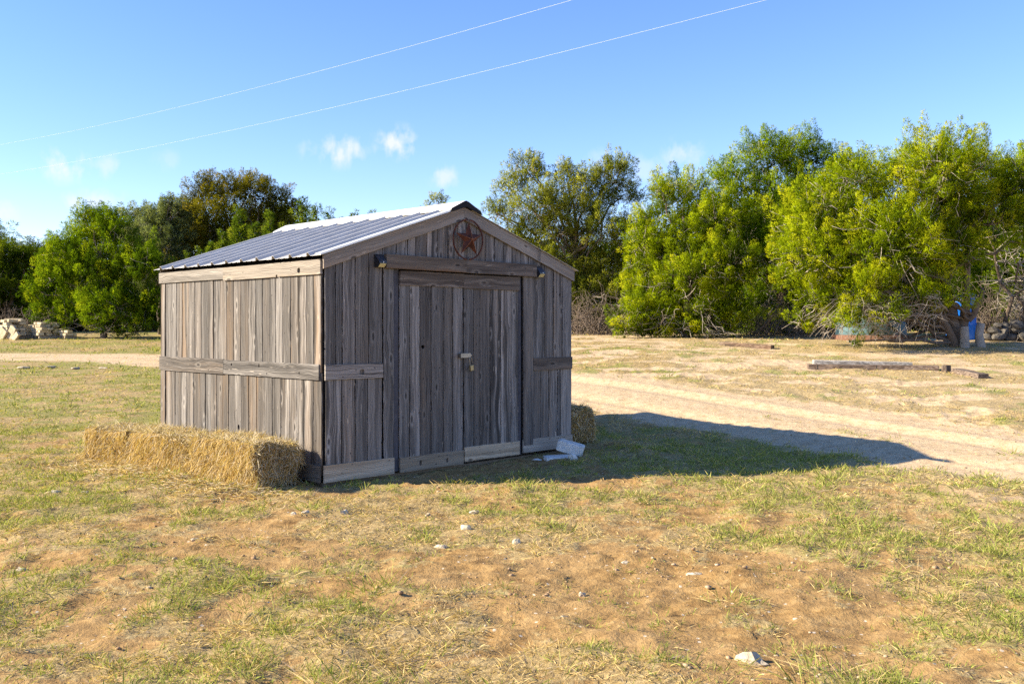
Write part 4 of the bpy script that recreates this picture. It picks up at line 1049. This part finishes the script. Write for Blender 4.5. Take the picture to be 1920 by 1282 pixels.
# right-hand row, nearest first
b, L = lobes_at(23.2, 1800, [(1545,430,85),(1520,500,62),(1630,360,85),(1640,470,95),(1575,560,52),(1730,330,80),(1725,435,90),(1700,530,62),(1590,330,42),
    (1690,312,45),(1760,312,48),(1830,328,52),(1860,385,62),(1905,335,60),(1790,470,55),(1660,570,38),(1790,390,60),(1610,590,30),(1500,440,40),(1640,625,16),(1735,575,26),(1530,560,44),(1600,535,44,30,-.9),(1510,600,20),(1555,600,26,20,-1.3),(1625,592,26,14,-1.5),(1570,640,16,8,-1.2),(1690,560,30,20,-1.0),(1755,560,34,18,-1.0),(1545,380,50),(1480,480,36),(1690,480,60),(1960,330,70),(1950,420,55)], 3, depth=.9)
k = 23.2/1794
def tp_(u, v, y): return ((u-1800)*k, y, CAM_H+(612-v)*k-b[2])
t10 = tree('juniper_tree', b, L, 'big bright yellow green juniper with several twisted trunks at the right, blue barrel behind it', 'tree', None, 21, M_JUNB, .12, 75, 1.2,
     stems=[([tp_(1795,655,0), tp_(1790,605,.05), tp_(1782,560,.1), tp_(1765,500,.1), tp_(1740,420,.2), tp_(1735,330,.2)], .19, .04),
            ([tp_(1800,655,.1), tp_(1806,600,0), tp_(1812,555,-.05), tp_(1812,480,.1), tp_(1822,390,.2), tp_(1850,310,.3)], .14, .03),
            ([tp_(1812,600,-.1), tp_(1830,560,-.2), tp_(1834,540,-.2)], .085, .06),
            ([tp_(1793,655,-.1), tp_(1772,620,-.2), tp_(1750,585,-.3), tp_(1730,562,-.3), tp_(1690,530,-.3)], .13, .05),
            ([tp_(1732,565,-.3), tp_(1680,572,-.4), tp_(1640,565,-.5)], .06, .02),
            ([tp_(1788,560,0), tp_(1770,530,-.2), tp_(1745,510,-.2)], .08, .04)],
     dens=.62, csize=.68, leaf=.80, nleaf=70, up=.85, tsh=.10, back=.30, fill=.12)
for (u, v0, v1, r, yy) in ((1797, 612, 656, .105, -.32), (1826, 606, 648, .095, -.25)):      # sawn stumps at its foot
    P = np.array([tp_(u+ (4 if u > 1800 else 0), v1+6, yy), tp_(u, (v0+v1)/2, yy), tp_(u+(4 if u > 1800 else -1), v0, yy)])
    Vt, Ft = tube_np([(P, np.array([r*1.2, r, r*.95]))], 10)
    s = link('sawn_stump', trimesh('sawn_stump', Vt, Ft, M_TWIG), t10)
# bare grey twigs hanging under its left side
rs = np.random.RandomState(9); tp = []
for q in range(95):
    u0, v0 = rs.uniform(1560, 1745), rs.uniform(548, 602)
    a = np.array(tp_(u0, v0, rs.uniform(-1.4, .3))); dx = rs.normal(-.35, .55); c = a+np.array([dx, rs.uniform(-.6, .3), -rs.uniform(.25, .95)])
    c[2] = max(c[2], .03); P = limb_path(a, c, rs, 6, .45, .22); tp.append((P, np.linspace(.009, .004, 6)))
    for z in range(3):
        m = P[rs.randint(2, 5)]; tp.append((limb_path(m, m+np.array([rs.normal()*.25, rs.normal()*.2, -.25*rs.rand()]), rs, 4, .2, .2), np.linspace(.007, .003, 4)))
for q in range(34):
    a = np.array(tp_(rs.uniform(1690, 1770), rs.uniform(560, 600), rs.uniform(-.5, .2))); c = np.array(tp_(rs.uniform(1500, 1660), rs.uniform(585, 640), rs.uniform(-1.6, 0)))
    c[2] = max(c[2], .05); P = limb_path(a, c, rs, 8, .25, .16); tp.append((P, np.linspace(.016, .005, 8)))
Vw, Fw = tube_np(tp, 3); w = link('dead_branch', trimesh('dead_branch', Vw, Fw, M_TWIG), t10); w['kind'] = 'stuff'

b, L = lobes_at(27, 1290, [(1290,355,50),(1245,420,56),(1310,440,66),(1228,500,50),(1300,520,66),(1212,570,46),(1262,585,46),(1330,590,42),(1360,500,52),(1190,592,28),(1235,610,24),(1300,615,24),(1345,410,48),(1270,480,50),(1240,345,24),(1205,450,34),(1375,580,34),(1172,612,26),(1212,626,22),(1268,622,24),(1335,618,26),(1372,615,24),(1240,600,34),(1310,590,36)], 4)
tree('juniper_tree', b, L, 'bright green bushy juniper just right of the shed roof, branches down to the ground', 'tree', None, 22, M_JUNB, .13, 70, 1.0, dens=.66, csize=.68, leaf=.82, nleaf=72, up=.85, low_twigs=40, back=.4, fill=.12)
b, L = lobes_at(29.5, 1470, [(1432,290,50),(1380,345,52),(1500,290,48),(1550,330,52),(1440,385,80),(1395,470,74),(1480,490,78),(1450,570,52),(1540,420,60),(1500,590,32),(1410,575,38),(1430,258,22),(1510,262,22),(1350,320,28),(1585,300,34),(1560,520,50),(1478,255,18),(1405,612,26),(1450,616,26),(1495,612,24),(1530,600,28),(1430,600,34),(1550,575,36)], 5)
tree('juniper_tree', b, L, 'tall juniper with pointed dark tops in the middle of the right tree row', 'tree', None, 23, M_JUN, .15, 60, 1.1, dens=.66, csize=.74, leaf=.92, nleaf=62, up=.95, fill=.12, low_twigs=40, back=.25, tsh=.05)
b, L = lobes_at(31, 1085, [(985,303,30),(962,342,30),(1000,380,42),(1062,322,30),(1100,335,30),(1150,318,36),(1172,352,28),(1085,400,48),(945,400,30),(1005,450,48),(1125,425,36),(1062,480,50),(1135,500,42),(1182,440,34),(1105,560,42),(1000,300,18),(1165,300,16),(930,390,20),(1040,370,26),(1120,365,24),(1100,525,40),(1160,560,34),(1010,520,50),(955,470,40),(1050,420,36),(1085,600,26),(1150,605,22),(1060,560,34),(1130,590,26)], 6)
tree('juniper_tree', b, L, 'open loose juniper with sky showing through its limbs behind the right slope of the shed', 'tree', None, 24, M_SPARSE, .15, 62, 1.2, dens=.80, csize=.68, leaf=1.0, nleaf=44, up=.7, fill=.05, gap=.36, core=.10, low_twigs=150, back=.6)
b, L = lobes_at(31, 1880, [(1760,268,14,30),(1700,300,26),(1840,300,32),(1890,308,34),(1930,310,38),(1800,318,38),(1900,380,60),(1740,320,50),(1860,480,50),(1960,470,80),(1990,350,70),(1820,560,40),(1930,560,60),(1672,318,24)], 7)
tree('juniper_tree', b, L, 'tall juniper with a thin brown spire rising behind the big bright one at far right', 'tree', None, 25, M_JUN, .15, 40, 1.2, dens=.62, csize=.80, leaf=1.1, nleaf=54, up=.85, low_twigs=60, back=.2)
# leafless tangle at the right edge
rs = np.random.RandomState(19); bx, by = 13.6, 25.5; bz = float(h_base(np.array([bx]), np.array([by]))[0])
bare = empty('bare_tree', (bx, by, bz), (0, 0, 0), 'leafless grey tree with a tangle of crossing branches at the right edge', 'tree')
paths, tp = [], []
for q in range(9):
    a = np.array([rs.normal()*.12, rs.normal()*.12, -.1]); c = np.array([rs.uniform(-1.4, 2.2), rs.uniform(-1.0, .8), rs.uniform(1.6, 2.9)])
    P = limb_path(a, c, rs, 9, .1, .14); paths.append((P, np.linspace(.075, .015, 9)))
    for z in range(15):
        m = P[rs.randint(2, 9)]; d = unit(rs.normal(size=3)*np.array([1, .8, .7]))*rs.uniform(.4, 1.3); Q = limb_path(m, m+d, rs, 6, .1, .2); tp.append((Q, np.linspace(.016, .005, 6)))
        for y in range(3):
            m2 = Q[rs.randint(1, 6)]; tp.append((limb_path(m2, m2+rs.normal(size=3)*.28, rs, 4, 0, .2), np.linspace(.007, .003, 4)))
Vt, Ft = tube_np(paths, 6); link('trunk', trimesh('trunk', Vt, Ft, M_BARK, smooth=True), bare)
Vw, Fw = tube_np(tp, 3); w = link('bare_branch', trimesh('bare_branch', Vw, Fw, M_TWIG), bare); w['kind'] = 'stuff'

# left-hand trees
b, L = lobes_at(40.5, 195, [(185,425,36),(145,448,34),(222,428,32),(112,515,40),(170,505,52),(238,498,48),(92,575,32),(150,585,42),(220,575,50),(278,570,42),(268,612,22),(205,610,24),(285,500,36),(75,545,22),(160,405,18),(205,402,18),(120,470,30),(300,610,22),(232,625,14),(68,590,18)], 8)
tree('juniper_tree', b, L, 'large dense dark green juniper left of the shed behind the stacked limestone', 'tree', None, 31, M_JUN, .16, 22, 1.0, dens=.70, csize=.78, leaf=1.08, nleaf=56, up=.9, low_twigs=35, back=.25)
b, L = lobes_at(47, 470, [(400,350,32),(440,345,28),(480,352,32),(520,372,28),(362,388,28),(420,400,48),(480,410,48),(535,402,28),(362,440,36),(342,480,38),(420,460,42),(520,440,38),(455,332,14),(385,345,16),(500,340,16),(545,380,16)], 9)
tree('juniper_tree', b, L, 'tall olive brown juniper with rounded clumps above the left end of the shed roof', 'tree', None, 32, M_OLIVE, .18, 34, 1.0, dens=.8, csize=.9, leaf=1.25, nleaf=48, up=.8, back=.25)
b, L = lobes_at(45.5, 300, [(262,402,26),(296,415,34),(325,392,24),(310,465,34),(262,450,28),(330,430,28),(322,372,12),(285,520,40),(340,520,40)], 10)
tree('oak_tree', b, L, 'pale sage green oak between the dark juniper and the olive brown one', 'tree', None, 33, M_SAGE, .14, 60, 1.0, dens=.75, csize=.85, leaf=1.35, nleaf=45, up=.3, back=.5, gap=.30, core=.6)
b, L = lobes_at(49, 20, [(20,490,32),(58,490,26),(10,545,42),(42,590,36),(-40,540,56),(-60,480,40),(75,540,30),(-10,465,20),(85,600,30)], 12)
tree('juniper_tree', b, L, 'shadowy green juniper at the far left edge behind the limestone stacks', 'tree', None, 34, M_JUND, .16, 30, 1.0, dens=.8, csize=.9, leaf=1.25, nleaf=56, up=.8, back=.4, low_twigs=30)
b, L = lobes_at(39, 820, [(822,368,14),(838,385,12),(806,388,14),(822,420,22),(850,415,16),(880,395,8),(895,410,8),(800,430,20),(845,450,26)], 13)
tree('oak_tree', b, L, 'thin oak top showing just above the shed ridge', 'tree', None, 35, M_SPARSE, .10, 60, 1.0, dens=.6, csize=.62, leaf=1.0, nleaf=45, up=.3, gap=.42, fill=.1, core=.1)
# young pointed cedars in a row behind the roof
def cedar(H, rb, seed, label):
    rs = np.random.RandomState(seed); lob = []
    z = .45
    while z < H-.15:
        f = 1-z/H; r = max(.12, rb*f**.8*rs.uniform(.8, 1.2)); n = 3 if r > .5 else 1
        for q in range(n):
            a = rs.rand()*2*PI+q*2.1; d = r*.5 if n > 1 else 0
            lob.append((d*math.cos(a), d*math.sin(a), z, r*.62, r*.62, max(.30, r*.62)))
        z += max(.26, r*.55)
    return tree('cedar_tree', (0, 0, 0), lob, label, 'tree', 'young cedars behind the shed roof', seed, M_JUNC, .07, 10, .6, dens=.95, csize=.74, leaf=1.2, nleaf=48, up=1.1, core=.6, limbs=False, back=.6)
M_JUNC = leaf_mat('young_cedar_foliage', trans=.34, normal=True, stops=[(0, (.022,.042,.008)), (.35, (.075,.125,.012)), (.70, (.160,.220,.018)), (1, (.27,.30,.03))])
protos = []
CED = [(395,448,.95,0),(418,430,1.0,1),(448,385,1.0,2),(476,412,1.0,0),(506,392,.9,1),(535,418,1.1,2),(566,364,.8,0),(592,380,.9,1),(616,388,.9,2),(642,404,1.0,0),(662,394,.8,1),(694,394,.9,2),(352,470,.9,1),(374,462,1.0,2)]
clab = ['leftmost but two of the young green cedars behind the shed roof', 'short young cedar left of the pointed bright one', 'bright green young cedar with a sharp tip before the olive brown tree', 'rounder young cedar right of the bright sharp tipped one',
        'mid height young cedar before the right side of the olive brown tree', 'broad young cedar left of the tallest narrow spire', 'tallest narrow cedar spire right of the olive brown tree', 'dark young cedar just right of the tallest spire',
        'young cedar third right of the tallest spire, close behind the roof', 'low young cedar tip showing over the roof', 'small cedar tip next to the end of the left tree line', 'last cedar tip on the right of the left tree line over the roof',
        'leftmost low young cedar beside the eave of the shed', 'second low young cedar beside the eave of the shed', 'cedar hidden for the most part behind the shed ridge', 'cedar hidden for the most part behind the shed ridge']
for i, (u, v, wsc, p) in enumerate(CED):
    Y = 41+(i*7 % 5)*.7; X = (u-960)/1794*Y; z0 = float(h_base(np.array([X]), np.array([Y]))[0]); H = CAM_H+(612-v)/1794*Y-z0
    if len(protos) <= p:
        while len(protos) <= p: protos.append(cedar(5.0, .95, 60+len(protos), clab[i]))
        c = protos[p]
    if i in (0, 1, 2): c = protos[p]; c['label'] = clab[i]
    else: c = copy_tree(protos[p], (0, 0, 0), 0, (1, 1, 1), clab[i])
    c.location = (X, Y, z0); c.rotation_euler = (0, 0, i*1.7); s = H/5.15; c.scale = (s*wsc*1.3, s*wsc*1.3, s)

# the wood behind: copies of two generic junipers standing in two loose ranks
def generic(seed, mat, label, W, H):
    rs = np.random.RandomState(seed); lob = []
    for q in range(17):
        z = rs.uniform(.06, .9)*H; f = math.sin(PI*min(1, .22+.70*z/H)); a = rs.rand()*2*PI; d = W*f*rs.uniform(.15, .62)
        r = W*rs.uniform(.30, .46)
        lob.append((d*math.cos(a), d*math.sin(a), z, r, r, r*rs.uniform(.8, 1.1)))
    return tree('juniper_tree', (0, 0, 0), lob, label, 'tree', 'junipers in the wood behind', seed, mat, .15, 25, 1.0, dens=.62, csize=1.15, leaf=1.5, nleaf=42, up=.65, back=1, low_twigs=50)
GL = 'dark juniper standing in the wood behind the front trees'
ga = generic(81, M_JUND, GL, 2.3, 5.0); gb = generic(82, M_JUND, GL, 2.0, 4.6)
WOOD = [(1010,36,.62),(1090,37,.70),(1180,35,.72),(1250,38,.85),(1330,36,.95),(1400,38,1.0),(1480,37,1.05),(1560,38,.95),(1640,36,.9),(1700,38,1.0),(1790,36,.98),(1880,37,1.0),(1960,34,1.0),(2040,36,1.0),(2130,33,1.0),
        (-260,52,.9),(-180,50,.95),(-110,52,.95),(-30,54,.95),(30,56,.9),(95,53,.8),(150,55,.95),(215,54,1.05),(290,53,1.0),(350,56,1.1),(430,55,1.15),(510,54,1.1),(600,54,.95),(690,53,.8),(780,52,.72),(860,50,.68),(930,46,.66),(1000,42,.62),
        (1930,28,.95),(2010,27,.9),(-70,50,.9)]
for i, (u, Y, s) in enumerate(WOOD):
    Y = Y+.0; X = (u-960)/1794*Y; z0 = float(h_base(np.array([X]), np.array([float(Y)]))[0])-.05
    c = (ga if i == 0 else gb if i == 1 else copy_tree((ga, gb)[i % 2], (0,0,0), 0, (1,1,1)))
    kx = Y/36; s *= .80 if u < 945 else .95; c.location = (X, Y, z0); c.rotation_euler = (0, 0, i*2.1); c.scale = (1.15*kx, 1.15*kx, s*kx)
# low dead brush under the trees
def brush(u, Y, w, n, hh, label, seed):
    rs = np.random.RandomState(seed); X = (u-960)/1794*Y; z0 = gz(X, Y); tp = []
    e_ = empty('dead_brush', (X, Y, z0), (0, 0, 0), label, 'brush', 'dead brush under the trees')
    for q in range(n):
        a = np.array([rs.uniform(-w, w), rs.uniform(-.8, .8), -.03]); c = a+np.array([rs.normal()*.55, rs.normal()*.4, hh*rs.uniform(.3, 1.1)])
        P = limb_path(a, c, rs, 6, .1, .22); tp.append((P, np.linspace(.014, .004, 6)))
        for z in range(3):
            m = P[rs.randint(1, 6)]; tp.append((limb_path(m, m+rs.normal(size=3)*.3*np.array([1, .7, .8]), rs, 4, 0, .2), np.linspace(.006, .003, 4)))
    Vw, Fw = tube_np(tp, 3); w_ = link('twigs', trimesh('twigs', Vw, Fw, M_TWIGD), e_); w_['kind'] = 'stuff'
brush(1115, 29.5, 1.1, 130, 1.2, 'tangled dead brush under the open juniper right of the shed wall', 41)
brush(1480, 27.6, 1.4, 110, .9, 'dead brush at the foot of the tall juniper in the right row', 42)
brush(1880, 27.0, 1.5, 150, 1.5, 'dead brush behind the dark stone wall at far right', 43)
brush(35, 46.0, 1.6, 100, 1.3, 'dead brush behind the limestone stacks at far left', 44)

# ------------------------------------------------------------------ BARREL, TANK, STONE WALL, TIES
def lathe(name, prof, n, mat, smooth=True):
    vs, fs = [], []
    for r, z in prof:
        for i in range(n): a = 2*PI*i/n; vs.append((r*math.cos(a), r*math.sin(a), z))
    for j in range(len(prof)-1):
        for i in range(n): k2 = (i+1) % n; fs.append((j*n+i, j*n+k2, (j+1)*n+k2, (j+1)*n+i))
    fs.append(tuple(reversed(range(n)))); fs.append(tuple(range((len(prof)-1)*n, len(prof)*n)))
    return pymesh(name, vs, fs, mat, smooth)
M_BLUE = plain('blue_plastic', (.008,.15,.62), .35, var=.15, bmp=.03, spec=.5)
Y = 25.6; X = (1802-960)/1794*Y
bar = empty('plastic_barrel', (X, Y, gz(X, Y)), (0, 0, 0), 'blue plastic barrel standing behind the twisted trunks of the big juniper', 'barrel')
r = .37
link('barrel_body', lathe('barrel_body', [(r*.93, 0), (r, .05), (r, .38), (r*1.03, .41), (r*1.03, .45), (r, .48), (r, .78), (r*1.03, .81), (r*1.03, .85), (r, .88), (r, 1.13), (r*.95, 1.18)], 28, M_BLUE), bar)
link('barrel_lid', lathe('barrel_lid', [(r*.97, 1.182), (r*.99, 1.195), (r*.99, 1.22), (r*.93, 1.225), (r*.90, 1.205), (.02, 1.205)], 28, M_BLUE), bar)
bm = bmesh.new(); bmesh.ops.create_cone(bm, cap_ends=True, segments=12, radius1=.035, radius2=.033, depth=.03); link('bung', bm_mesh('bung', bm, M_BLUE), bar, (.18, -.05, 1.222))
M_TANK = plain('dusty_teal_plastic', (.085,.15,.17), .7, var=.15, bmp=.05)
M_RUSTW = plain('red_brown_base', (.17,.085,.055), .9)
Y = 26.0; X = (1632-960)/1794*Y
tank = empty('round_tank', (X, Y, gz(X, Y)), (0, 0, 0), 'dusty blue green round tank with sloping top half hidden behind bare twigs', 'tank')
link('tank_body', lathe('tank_body', [(.90, .08), (.92, .12), (.90, .42), (.88, .46), (.62, .86), (.60, .90), (.30, 1.10), (.27, 1.12), (.05, 1.13)], 36, M_TANK), tank)
link('base_ring', lathe('base_ring', [(1.0, -.12), (1.02, .0), (1.0, .10), (.85, .11)], 36, M_RUSTW), tank)
bm = bmesh.new(); bm_box(bm, -.20, .20, -.02, .02, -.04, .04, .008); link('hatch_slot', bm_mesh('hatch_slot', bm, M_BLACK), tank, (-.22, -.74, .69), (R(-35), 0, R(-16)))
# low dry wall of field stones
rs = random.Random(4); X0, Y0 = 12.55, 25.2
wall = empty('stone_wall', (X0, Y0, gz(X0, Y0)), (0, 0, 0), 'low loose wall of grey field stones in shade right of the blue barrel', 'stone wall')
x = 0; protoR = [rock_mesh(.17, .14, .11, 500+i, 0, 1, .35) for i in range(6)]
for m_ in protoR: m_.materials.append(M_DARKR)
for row in range(3):
    x = row*.12
    while x < 3.0-.1*row:
        w = rs.uniform(.8, 1.3); o = link('stone', protoR[rs.randrange(6)], wall, (x, rs.uniform(-.08, .08), .09+row*.16+rs.uniform(-.02, .02)), (rs.uniform(-.3, .3), rs.uniform(-.3, .3), rs.uniform(0, 6)))
        o.scale = (w, w, w*rs.uniform(.8, 1.1)); x += .27*w
M_TIE = wood('old_tie_wood', (.055,.035,.025), (.15,.098,.065), (.28,.20,.14), warm=(.25,.13,.06), stain=.5)
M_TIEG = wood('silver_tie_wood', (.16,.14,.12), (.36,.32,.28), (.56,.51,.45), warm=(.38,.30,.22), stain=.3)
def tie(x0, y0, x1, y1, w, hgt, sink, label, mat, tilt=0, lift=0):
    L_ = math.hypot(x1-x0, y1-y0); xm, ym = (x0+x1)/2, (y0+y1)/2
    za, zb = gz(x0, y0), gz(x1, y1)
    bm = bmesh.new(); bm_box(bm, -w/2, w/2, -hgt/2, hgt/2, -L_/2, L_/2, .012)
    es = [e for e in bm.edges if abs(e.verts[0].co.z-e.verts[1].co.z) > L_*.5]
    bmesh.ops.subdivide_edges(bm, edges=es, cuts=12); rs = random.Random(int(x0*100))
    for v in bm.verts:
        v.co.x += .010*math.sin(v.co.z*3+x0)+rs.uniform(-.004, .004); v.co.y += rs.uniform(-.005, .005)
    me = bm_mesh('tie', bm, mat)
    o = link('timber_tie', me, None, (xm, ym, (za+zb)/2+hgt*(.5-sink)+lift), (0, 0, 0))
    d = Vector((x1-x0, y1-y0, zb-za)).normalized(); o.rotation_euler = Matrix((Vector((0,0,1)).cross(d).normalized(), d.cross(Vector((0,0,1)).cross(d).normalized()), d)).transposed().to_euler()
    return tag(o, label, 'timber', 'old timbers lying in the dry grass')
tie(6.02, 19.50, 8.52, 19.15, .20, .15, .40, 'long brown railway tie lying in the dry grass in front of the big juniper', M_TIE)
tie(6.22, 19.78, 8.15, 19.52, .18, .13, .05, 'silvery grey timber lying along the back of the long brown tie', M_TIEG)
tie(8.68, 18.72, 8.80, 17.85, .22, .13, .30, 'short reddish brown timber pointing towards the yard at the end of the long tie', M_TIE)
tie(5.15, 23.55, 6.20, 22.75, .20, .13, .35, 'brown timber half sunk in the grass at the foot of the tall juniper', M_TIE)
bx_ = rock('wood_block', 8.60, 18.95, .07, .06, .075, .4, 'small dark wood chunk between the long tie and the short timber', 'wood block', None, M_TIE, 1, .1, rough=.1)

# ------------------------------------------------------------------ LIMESTONE STACKS on pallets, far left
M_PAL = plain('old_pallet_wood', (.30,.24,.17), .9, scale=20)
blk = [rock_mesh(.17, .12, .055, 700+i, 1, 1, .10) for i in range(6)]
for m_ in blk: m_.materials.append(M_LIMEY)
def stack(u, Y, w, d, hh, label, seed, plab):
    rs = random.Random(seed); X = (u-960)/1794*Y; z = gz(X, Y)
    p = empty('wooden_pallet', (X, Y, z), (0, 0, -.72+rs.uniform(-.1, .1)), 'old wooden pallet under the '+plab, 'pallet', 'pallets under the limestone')
    for q in (-1, 0, 1):
        bm = bmesh.new(); bm_box(bm, q*(w/2-.05)-.04, q*(w/2-.05)+.04, -d/2, d/2, .0, .10); link('runner', bm_mesh('runner', bm, M_PAL), p)
    for q in range(5):
        yy = -d/2+.05+q*(d-.1)/4; bm = bmesh.new(); bm_box(bm, -w/2, w/2, yy-.045, yy+.045, .103, .123); link('slat', bm_mesh('slat', bm, M_PAL), p)
    s = empty('limestone_stack', (X, Y, z+.124), (0, 0, p.rotation_euler.z), label, 'stone stack', 'stacks of limestone blocks')
    zz = .055
    while zz < hh:
        for yy in (-d/2+.12, 0, d/2-.12):
            x = -w/2+.1
            while x < w/2-.05:
                if zz > hh*.7 and rs.random() < .35: x += .28; continue
                o = link('stone', blk[rs.randrange(6)], s, (x+rs.uniform(-.02, .02), yy+rs.uniform(-.05, .05), zz+rs.uniform(-.006, .006)), (rs.uniform(-.05, .05), rs.uniform(-.05, .05), rs.choice((0, PI))+rs.uniform(-.2, .2)))
                f = rs.uniform(.75, 1.1); o.scale = (f, 1, rs.uniform(.85, 1.05)); x += .34*f
        zz += .112
    return s
stack(24, 40.2, .85, .7, .62, 'tall stack of limestone blocks with a flat slab cap, leftmost at the field edge', 1, 'tall leftmost limestone stack')
stack(50, 40.6, .60, .6, .42, 'middle low untidy stack of limestone blocks behind the leaning slab', 2, 'middle limestone stack')
stack(85, 40.2, .90, .8, .56, 'square stack of cream limestone blocks nearest the dark juniper', 3, 'square cream limestone stack')
stack(112, 41.5, .7, .6, .24, 'low heap of broken limestone under the dark juniper', 4, 'low heap of broken limestone')
stack(128, 40.0, .5, .5, .22, 'little heap of shaded limestone at the right end of the stacks', 5, 'little shaded heap of limestone')
def slab(u, Y, w, hh, lean, rot, label, mat=M_LIMEY, z=0):
    X = (u-960)/1794*Y; me = rock_mesh(w/2, .05, hh/2, int(abs(u)*31), 1, 1, .06); me.materials.append(mat)
    o = link('limestone_slab', me, None, (X, Y, gz(X, Y)+z+hh/2*math.cos(lean)), (0, lean, rot)); return tag(o, label, 'stone slab', 'limestone slabs by the stacks')
slab(22, 39.4, .38, .62, R(32), R(-28), 'tan limestone slab leaning against the tall leftmost stack')
slab(4, 39.5, .40, .55, R(38), R(-25), 'tan slab leaning at the very left edge of the picture')
slab(30, 39.1, .22, .42, R(48), R(-30), 'small tan slab leaning low in front of the middle stack')
slab(26, 40.2, .10, .75, R(90), 0, 'flat slab capping the tall leftmost stack', z=.80)

# ------------------------------------------------------------------ OVERHEAD WIRES
t = NT('aluminium_wire'); M_WIRE = t.bsdf((.50, .51, .53), .5, .2, None, .5)
for P0, P1, c, lab in (((-29.43, 55), (1.565, 26), (1.2912, -2.8861, 11.9149), 'upper of the two thin pale overhead wires crossing the sky'),
                       ((-29.43, 55), (6.421, 24), (1.42412, -1.97028, 10.21503), 'lower of the two thin pale overhead wires crossing the sky')):
    tt = np.linspace(-.7, 1.9, 50); P = np.stack([P0[0]+tt*(P1[0]-P0[0]), P0[1]+tt*(P1[1]-P0[1]), c[0]*tt**2+c[1]*tt+c[2]], -1)
    Vt, Ft = tube_np([(P, np.full(50, .0034))], 6)
    tag(link('overhead_wire', trimesh('overhead_wire', Vt, Ft, M_WIRE, smooth=True)), lab, 'wire', 'overhead wires')

print('triangles', sum(len(m.polygons) for m in bpy.data.meshes))
